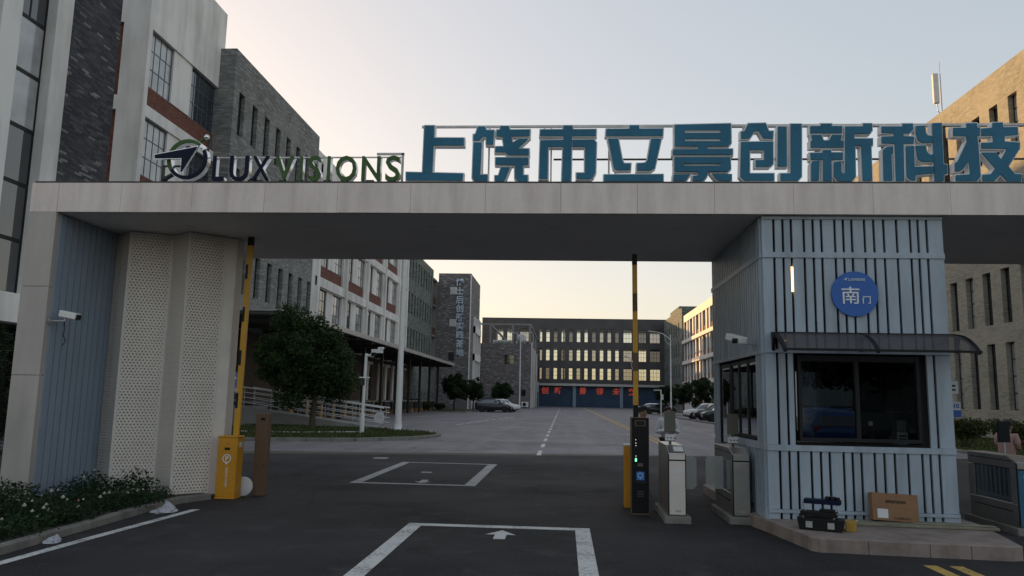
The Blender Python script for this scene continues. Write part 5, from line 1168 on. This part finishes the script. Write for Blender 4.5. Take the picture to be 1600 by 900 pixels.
# flower bed
bed = [(-13, 4.0), (-6.0, 4.0), (-6.09, 8.0), (-6.21, 11.2), (-6.19, 12.2), (-6.0, 12.9), (-7.4, 12.45), (-7.86, 12.8), (-7.86, 11.0), (-8.6, 11.0), (-8.6, 16), (-13, 16)]
b = MB('soil'); b.prism(bed, -.02, .085); o = b.build('flower_bed'); o['kind'] = 'structure'
t = thing('ground_cover', 'low dark green bed of flowering roses along the left kerb', 'flower bed', (-7.5, 9, .085)); t['kind'] = 'stuff'
rn = random.Random(9); blobs = []
for _ in range(260):
    x, y_ = rn.uniform(-11.0, -6.22), rn.uniform(6.0, 12.6)
    if x < -7.7 and y_ > 10.8 or y_ > 12.25 or x < -6.8-(y_-12)*.5 and y_ > 11.9 and x < -7.3: continue
    h = rn.uniform(.15, .28)*(1.0 if x < -6.7 else .62); q = rn.uniform(.28, .5); blobs.append((x, y_, .07+h*.75, q, q, h))
for k_ in range(46):
    y_ = 6.2+6.2*k_/46; q = rn.uniform(.18, .26); blobs.append((-6.27-.02*(y_-6)+rn.uniform(-.05, .03), y_, .12, q, q, rn.uniform(.12, .2)))
g = leaves(80000, blobs, .052, 'bed_leaf', 10, shellp=.4); g.build('foliage', t, world=True, fix=False)['kind'] = 'stuff'
k = 0
while k < 96:
    c = rn.choice(blobs); a = rn.uniform(-2.3, .9); rr = rn.uniform(0, .95)
    x, y_, z = c[0]+c[3]*rr*math.cos(a), c[1]+c[4]*rr*math.sin(a), c[2]+c[5]*math.sqrt(1-rr*rr)+.02
    if y_ < 7.6 or x > -6.25: continue
    k += 1; r_ = rn.uniform(.014, .026); b = MB('petal_pink' if rn.random() < .18 else 'petal_white')
    for ring in range(4):
        n_ = 7-ring; q = r_*(1.05-.24*ring); zc = z+r_*.35*ring
        for j in range(n_):
            u = 2*math.pi*(j+ring*.37)/n_; hw_ = math.pi/n_*1.25
            p0 = (x+q*.35*math.cos(u), y_+q*.35*math.sin(u), zc-r_*.25)
            b.face([p0, (x+q*math.cos(u-hw_), y_+q*math.sin(u-hw_), zc+r_*.25), (x+q*1.12*math.cos(u), y_+q*1.12*math.sin(u), zc+r_*.5), (x+q*math.cos(u+hw_), y_+q*math.sin(u+hw_), zc+r_*.25)])
    b.build('blossom', t, world=True, fix=False)
def bag(label, loc, r_, seed, rz=0):
    rn = random.Random(seed); b = MB('plastic_bag'); n, m_ = 15, 7; rings = []
    spike = [rn.uniform(.62, 1.35) for _ in range(n)]
    for i in range(m_+1):
        ph = math.pi*i/m_*.5; ring = []
        for j in range(n):
            u = 2*math.pi*j/n; q = r_*math.cos(ph)*spike[j]*rn.uniform(.78, 1.22)
            ring.append((q*math.cos(u)*1.55+r_*.25*math.sin(ph*2), q*math.sin(u)*.9, max(.004, r_*1.05*math.sin(ph)*rn.uniform(.62, 1.3)*(1+.35*math.cos(u-1)))))
        rings.append(ring)
    b.grid(rings); b.face(rings[-1])
    for k in range(2): a = rn.uniform(-.6, .6)+k*3.0; b.face([(r_*math.cos(a), r_*.8*math.sin(a), .01), (r_*1.9*math.cos(a+.25), r_*1.2*math.sin(a+.25), .006), (r_*2.0*math.cos(a), r_*1.3*math.sin(a), .03), (r_*1.2*math.cos(a-.3), r_*math.sin(a-.3), .05)])
    o = b.build('plastic_bag', loc=loc, rz=rz); return tag(o, label, 'plastic bag')
bag('crumpled pale plastic bag against the kerb near the end of the white line', (-5.78, 11.2, .0), .10, 3, .4)
bag('small scrap of white plastic in the gutter, nearer the left edge', (-5.83, 8.8, .0), .06, 4, 1.0)

# ------------------------------------------------------------------ cars (nose towards +x)
def car(label, loc, rz, paint, group, suv=True):
    t = thing('parked_car', label, 'car', loc, rz, group)
    L = 4.6; hw = .92; rf = 1.66 if suv else 1.45
    # station: x, sill z, belt z, roof z (None = no cabin), half-width factor
    st = [(-2.30, .50, .86, .88, .80), (-2.24, .34, 1.02, 1.05, .92), (-2.05, .28, 1.07, rf-.22, .97), (-1.75, .26, 1.07, rf-.06, .99), (-.9, .25, 1.04, rf, 1.0), (.0, .25, 1.02, rf-.01, 1.0), (.55, .25, 1.01, rf-.10, 1.0), (1.25, .26, 1.0, 1.03, .99), (1.75, .28, .95, .97, .97), (2.12, .32, .86, .88, .90), (2.28, .45, .70, .72, .76)]
    b = MB(paint); b.smooth = True; rings = []
    for x, zs_, zb, zr, wf in st:
        w_ = hw*wf; cab = zr-zb > .1; wr = w_*(.74 if cab else .80)
        half = [(0, zs_), (w_*.82, zs_), (w_*.97, zs_+.12), (w_, (zs_+zb)*.52), (w_*.97, zb-.05), (w_*.93, zb), (wr, zr-.05 if cab else zr-.005), (wr*.82, zr-.005), (0, zr)]
        rings.append([(x, y_, z) for y_, z in half]+[(x, -y_, z) for y_, z in half[-2:0:-1]])
    b.grid(rings); b.face(rings[0][::-1]); b.face(rings[-1]); body = b.build('body', t)
    # glass, a little proud of the cabin sides
    def pt(i, side, f):
        x, zs_, zb, zr, wf = st[i]; w_ = hw*wf; wr = w_*.74; a, c = Vector((x, w_*.93, zb)), Vector((x, wr, zr-.05)); p = a.lerp(c, f); return (p.x, side*(p.y+.006), p.z)
    for s_ in (-1, 1):
        for i0, i1 in ((2, 4), (4, 5), (5, 6)):
            g = MB('glass_dark'); idx = list(range(i0, i1+1))
            g.face([pt(i, s_, .12) for i in idx]+[pt(i, s_, .88) for i in reversed(idx)])
            if i1 == 6: x, zs_, zb, zr, wf = st[7]; g.face([pt(6, s_, .12), (x-.1, s_*(hw*.90), zb+.02), pt(6, s_, .88)])
            g.build('side_window', t, fix=False)
    def cross(i, f): x, zs_, zb, zr, wf = st[i]; return x, zb, zr, hw*wf
    g = MB('glass_dark'); g.face([(.62, -.60, rf-.085), (.62, .60, rf-.085), (1.22, .72, 1.055), (1.22, -.72, 1.055)]); g.build('windscreen', t, fix=False)
    g = MB('glass_dark'); g.face([(-2.09, -.6, rf-.27), (-2.09, .6, rf-.27), (-2.262, .68, 1.07), (-2.262, -.68, 1.07)]); g.build('rear_window', t, fix=False)
    for x in (-1.42, 1.40):
        for s_ in (-1, 1):
            w0 = MB('rubber'); y0_, y1_ = s_*(hw-.20), s_*(hw+.012)
            w0.lathe([(.20, y0_), (.325, y0_), (.345, y0_+s_*.04), (.345, y1_-s_*.03), (.32, y1_), (.22, y1_)], (0, 0, 0), 24, 'y'); o = w0.build('wheel', t, loc=(x, 0, .345))
            r_ = MB('white_metal'); r_.lathe([(.05, y1_-s_*.02), (.07, y1_-s_*.005)], (0, 0, 0), 12, 'y')
            for k in range(5): a = 2*math.pi*k/5; r_.obox((.14*math.cos(a), y1_-s_*.012, .14*math.sin(a)), (.20, .02, .065), 0, 0, -a)
            r_.lathe([(.225, y1_-s_*.01), (.205, y1_-s_*.004)], (0, 0, 0), 24, 'y'); r_.mat('black'); r_.lathe([(.20, y1_-s_*.06), (.205, y1_-s_*.055)], (0, 0, 0), 24, 'y'); r_.build('rim', o)
            ar = MB('black')
            for k in range(14):
                u, v = math.pi*k/14, math.pi*(k+1)/14; ar.prism([(.43*math.cos(u), .43*math.sin(u)), (.43*math.cos(v), .43*math.sin(v)), (.35*math.cos(v), .35*math.sin(v)), (.35*math.cos(u), .35*math.sin(u))], s_*(hw-.08), s_*(hw+.006), 'y')
            ar.build('wheel_arch', t, loc=(x, 0, .345))
    for s_ in (-1, 1):
        h = MB('lamp_lens'); h.obox((2.10, s_*.66, .80), (.22, .26, .11), s_*-.45); h.build('headlight', t, bevel=.02)
        h = MB('lamp_red'); h.obox((-2.235, s_*.68, .98), (.08, .30, .14), s_*.25); h.build('taillight', t, bevel=.015)
        h = MB(paint); h.obox((.88, s_*1.0, 1.06), (.12, .16, .12)); h.build('mirror', t, bevel=.03)
    b = MB('black'); b.box(2.20, 2.275, -.48, .48, .50, .66); b.box(2.16, 2.24, -.72, .72, .34, .44); b.build('grille', t); b = MB('black'); b.box(-2.285, -2.2, -.75, .75, .36, .5); b.build('bumper', t)
    b = MB('sticker_white'); b.box(2.282, 2.29, -.22, .22, .46, .58); b.build('number_plate', t)
    if suv:
        for s_ in (-1, 1): b = MB('black'); b.box(-1.7, .3, s_*.60-.02, s_*.60+.02, rf-.012, rf+.05); b.build('roof_rail', t)
    b = MB('black'); b.box(-2.1, 2.1, -hw*.985, hw*.985, .235, .33); b.build('sill', t)
    return t
car('dark grey car side-on in front of the round tree, nearest of its row', (-8.75, 97, 0), 0, 'car_dark', 'cars parked on the left of the yard')
car('first white car behind the dark grey one, only roof and nose showing', (-8.2, 100, 0), 0, 'car_white', 'cars parked on the left of the yard')
car('second white car behind the dark grey one, nearer the brick building', (-8.0, 103, 0), 0, 'car_white', 'cars parked on the left of the yard')
car('white car with its nose to the road in front of the right-hand trees', (14.75, 82, 0), R(180), 'car_white', 'cars parked on the right of the yard')
car('dark car just in front of the white one, partly behind the booth', (15.0, 77.5, 0), R(180), 'car_dark', 'cars parked on the right of the yard')
car('dark green car nearest the booth corner in the right-hand row', (14.9, 72.5, 0), R(180), 'car_green', 'cars parked on the right of the yard')
car('far white car behind the raised kiosk arm', (12.2, 112, 0), R(182), 'car_white', 'cars parked on the right of the yard', suv=False)
car('far dark saloon car beside the thin white pole', (12.9, 107, 0), R(180), 'car_dark', 'cars parked on the right of the yard', suv=False)
car('bright blue car across the street, seen only as a reflection in the booth window', (8.85, -5.5, 0), R(-90), 'car_blue', None)
tree('tree across the street seen only as a dark reflection in the booth window', (12.6, -12, 0), 1.6, 3.2, 4.2, 5.2, 3000, .4, 'leaf_dark', 97, .2)
b = MB('shutter_blue'); b.box(-40, 60, -37, -36, 0, 5.2); b.mat('frame_blue'); [b.box(-40+5*k, -39.93+5*k, -35.999, -35.97, 0, 5.2) for k in range(20)]
tag(b.build('boundary_wall', world=True), 'pale panelled wall across the street behind the viewpoint', 'wall')

# ------------------------------------------------------------------ people
def skin_mesh(name, verts, edges, radii, m, level=2):
    me = bpy.data.meshes.new(name); me.from_pydata(verts, edges, []); o = bpy.data.objects.new(name, me); COL.objects.link(o)
    o.modifiers.new('skin', 'SKIN'); sv = me.skin_vertices[0].data
    for i, r_ in enumerate(radii): sv[i].radius = (r_, r_) if not hasattr(r_, '__len__') else r_
    sv[0].use_root = True
    s_ = o.modifiers.new('sub', 'SUBSURF'); s_.levels = level; s_.render_levels = level
    dg = bpy.context.evaluated_depsgraph_get(); out = bpy.data.meshes.new_from_object(o.evaluated_get(dg)); out.name = name
    bpy.data.objects.remove(o); bpy.data.meshes.remove(me)
    out.materials.clear(); out.materials.append(MATS[m]); out.polygons.foreach_set('use_smooth', [True]*len(out.polygons)); out.update(); return out
class Sk:
    def __init__(s): s.v = []; s.e = []; s.r = []
    def add(s, p, r_, par=None): s.v.append(tuple(p)); s.r.append(r_); i = len(s.v)-1; (par is not None) and s.e.append((par, i)); return i
    def chain(s, pts, par=None):
        for p, r_ in pts: par = s.add(p, r_, par)
        return par
def person(label, loc, rz, J, top, legs, hair='short', shoes='white_metal', extra=None):
    """J: joint positions facing -y; x to the figure's left"""
    t = thing('person', label, 'person', loc, rz)
    k = Sk(); pel = k.add(J['pelvis'], (.15, .105)); ch = k.chain([(J['waist'], (.135, .095)), (J['chest'], (.165, .11)), (J['neck0'], (.075, .07))], pel)
    nk = k.chain([(J['neck1'], .052)], ch)
    hd = J['head']; k.chain([((hd[0], hd[1]+.005, hd[2]-.075), (.062, .068)), ((hd[0], hd[1], hd[2]), (.074, .09)), ((hd[0], hd[1]+.01, hd[2]+.07), (.066, .08)), ((hd[0], hd[1]+.01, hd[2]+.11), (.03, .04))], nk)
    ci = 2
    for s_ in ('L', 'R'):
        sh, el, wr = (Vector(J[a+s_]) for a in ('sh', 'el', 'wr'))
        w_ = k.chain([(sh, .062), (sh.lerp(el, .5), .05), (el, .042), (el.lerp(wr, .4), .040), (wr, .026)], ci)
        d = (wr-el).normalized(); sd_ = d.cross(Vector((0, 1, .2))).normalized(); pm = k.chain([(wr+d*.05, (.034, .020))], w_)
        for f in range(4):
            o_ = sd_*(.027-.018*f); ln = (.062, .075, .07, .052)[f]; cu = Vector((0, -.02, 0))
            k.chain([(wr+d*.09+o_, .0105), (wr+d*(.09+ln*.55)+o_+cu*.4, .0095), (wr+d*(.09+ln)+o_+cu*1.2, .0075)], pm)
        k.chain([(wr+d*.035+sd_*.042, .0125), (wr+d*.075+sd_*.06+Vector((0, -.012, 0)), .010)], pm)
        hp, kn, an, to = (Vector(J[a+s_]) for a in ('hp', 'kn', 'an', 'to'))
        k.chain([(hp, .088), (hp.lerp(kn, .5), .072), (kn, .054), (kn.lerp(an, .35), .052), (an, .034), (an.lerp(to, .5)+Vector((0, 0, -.02)), .034), (to, .026)], pel)
    mesh_obj('body', skin_mesh('body', k.v, k.e, k.r, 'skin'), t)
    k = Sk(); pel = k.add(Vector(J['pelvis'])+Vector((0, 0, -.02)), (.172, .128)); c_ = k.chain([(J['waist'], (.165, .125)), (J['chest'], (.188, .135)), (Vector(J['neck0'])+Vector((0, 0, -.02)), (.09, .085))], pel)
    for s_ in ('L', 'R'):
        sh, el, wr = (Vector(J[a+s_]) for a in ('sh', 'el', 'wr')); end = el.lerp(wr, J.get('sleeve', .92))
        k.chain([(sh, .078), (sh.lerp(el, .5), .068), (el, .06), (end, .048)] if J.get('sleeve', .92) > .1 else [(sh, .078), (sh.lerp(el, .45), .07), (sh.lerp(el, .8), .066)], 2)
    mesh_obj('shirt' if J.get('sleeve', .92) < .1 else 'jacket', skin_mesh('top', k.v, k.e, k.r, top), t)
    k = Sk(); pel = k.add(Vector(J['pelvis'])+Vector((0, 0, -.02)), (.16, .118))
    for s_ in ('L', 'R'):
        hp, kn, an = (Vector(J[a+s_]) for a in ('hp', 'kn', 'an')); k.chain([(hp, .104), (hp.lerp(kn, .5), .088), (kn, .072), (an+Vector((0, 0, .04)), .06)], pel)
    mesh_obj('trousers', skin_mesh('trousers', k.v, k.e, k.r, legs), t)
    for s_ in ('L', 'R'):
        an, to = Vector(J['an'+s_]), Vector(J['to'+s_]); k = Sk(); k.chain([(an+(an-to)*.25+Vector((0, 0, -.035)), .040), (an.lerp(to, .5)+Vector((0, 0, -.018)), .046), (to+Vector((0, 0, .005)), .036)])
        mesh_obj('shoe', skin_mesh('shoe', k.v, k.e, k.r, shoes), t)
    b = MB('hair'); rings = []
    rn = random.Random(4)
    for i in range(8):
        ph = i/7*math.pi*.56; ring = []
        for j in range(18): u = 2*math.pi*j/18; front = max(0, -math.sin(u)); q = .088*math.sin(ph); zz = hd[2]+.045+.095*math.cos(ph)+(front*.055*(ph/1.7)); ring.append((hd[0]+q*math.cos(u)*1.0, hd[1]+.012+q*math.sin(u)*1.22, zz+rn.uniform(-.004, .004)))
        rings.append(ring)
    b.smooth = True; b.grid(rings); b.build('hair', t)
    b = MB('hair')
    for s_ in (-1, 1): b.obox((hd[0]+s_*.03, hd[1]-.088, hd[2]+.012), (.022, .012, .009)); b.obox((hd[0]+s_*.03, hd[1]-.087, hd[2]+.034), (.032, .012, .006))
    b.build('eyes', t); b = MB('skin'); b.prism([(hd[1]-.085, hd[2]+.015), (hd[1]-.112, hd[2]-.022), (hd[1]-.085, hd[2]-.03)], hd[0]-.011, hd[0]+.011, 'x'); b.build('nose', t)
    for s_ in (-1, 1): b = MB('skin'); b.ball((hd[0]+s_*.078, hd[1]+.01, hd[2]-.005), .022, 8, 6, 1.4); b.build('ear', t)
    b = MB('cloth_red'); b.obox((hd[0], hd[1]-.083, hd[2]-.05), (.042, .012, .010)); b.build('mouth', t)
    if extra: extra(t)
    return t
def pose(h=1.65, walk=.0, lean=0.0, arms=((.05, -.02), (.05, -.02)), **k):
    s_ = h/1.70
    J = dict(pelvis=(0, 0, .94), waist=(0, -lean*.3, 1.10), chest=(0, -lean*.7, 1.28), neck0=(0, -lean, 1.43), neck1=(0, -lean*1.1-.005, 1.49), head=(0, -lean*1.25-.03, 1.585))
    for n, sg, w_ in (('L', 1, walk), ('R', -1, -walk)):
        J['hp'+n] = (sg*.095, 0, .88); J['kn'+n] = (sg*.10, -w_*.5-.02, .49); J['an'+n] = (sg*.10, -w_+(.04 if w_ < 0 else 0), .085+(max(0, -w_)*.12)); J['to'+n] = (sg*.115, -w_-.15, .035)
        J['sh'+n] = (sg*.185, -lean*.85, 1.385); J['el'+n] = (sg*.26, -lean*.5+.04+w_*.3, 1.13); J['wr'+n] = (sg*.27, -lean*.4-.06+w_*.5, .90)
    J.update(k)
    for a, v in list(J.items()):
        if isinstance(v, tuple): J[a] = tuple(c*s_ for c in v)
    return J
# facing the camera, both hands on a phone
person('person in a pale jacket and dark trousers, face hidden by the terminal', (2.42, 18.5, 0), R(6), pose(1.60, .22, .06, elL=(.27, -.02, 1.10), wrL=(.10, -.27, 1.17), elR=(-.27, -.02, 1.10), wrR=(-.09, -.27, 1.15)), 'cloth_white', 'cloth_black')
person('person in black clothes behind the black barrier kiosk', (1.46, 15.2, 0), R(80), pose(1.63, .05, .03, elL=(.21, .04, 1.12), wrL=(.20, -.04, .90), elR=(-.21, .04, 1.12), wrR=(-.20, -.04, .90)), 'cloth_black', 'cloth_black', shoes='rubber')
def fan(t):
    b = MB('cloth_red'); b.obox((-.02, -.36, 1.10), (.34, .22, .03), .3, .2); b.build('folder', t, bevel=.01)
person('person in a pale pink short-sleeved top behind the lettered turnstile, holding a dark red folder', (8.45, 15.6, 0), R(118), pose(1.50, .12, .05, sleeve=.05, elL=(.24, -.04, 1.14), wrL=(.12, -.26, 1.10), elR=(-.24, -.04, 1.14), wrR=(-.12, -.26, 1.10)), 'cloth_pink', 'cloth_black', extra=fan)
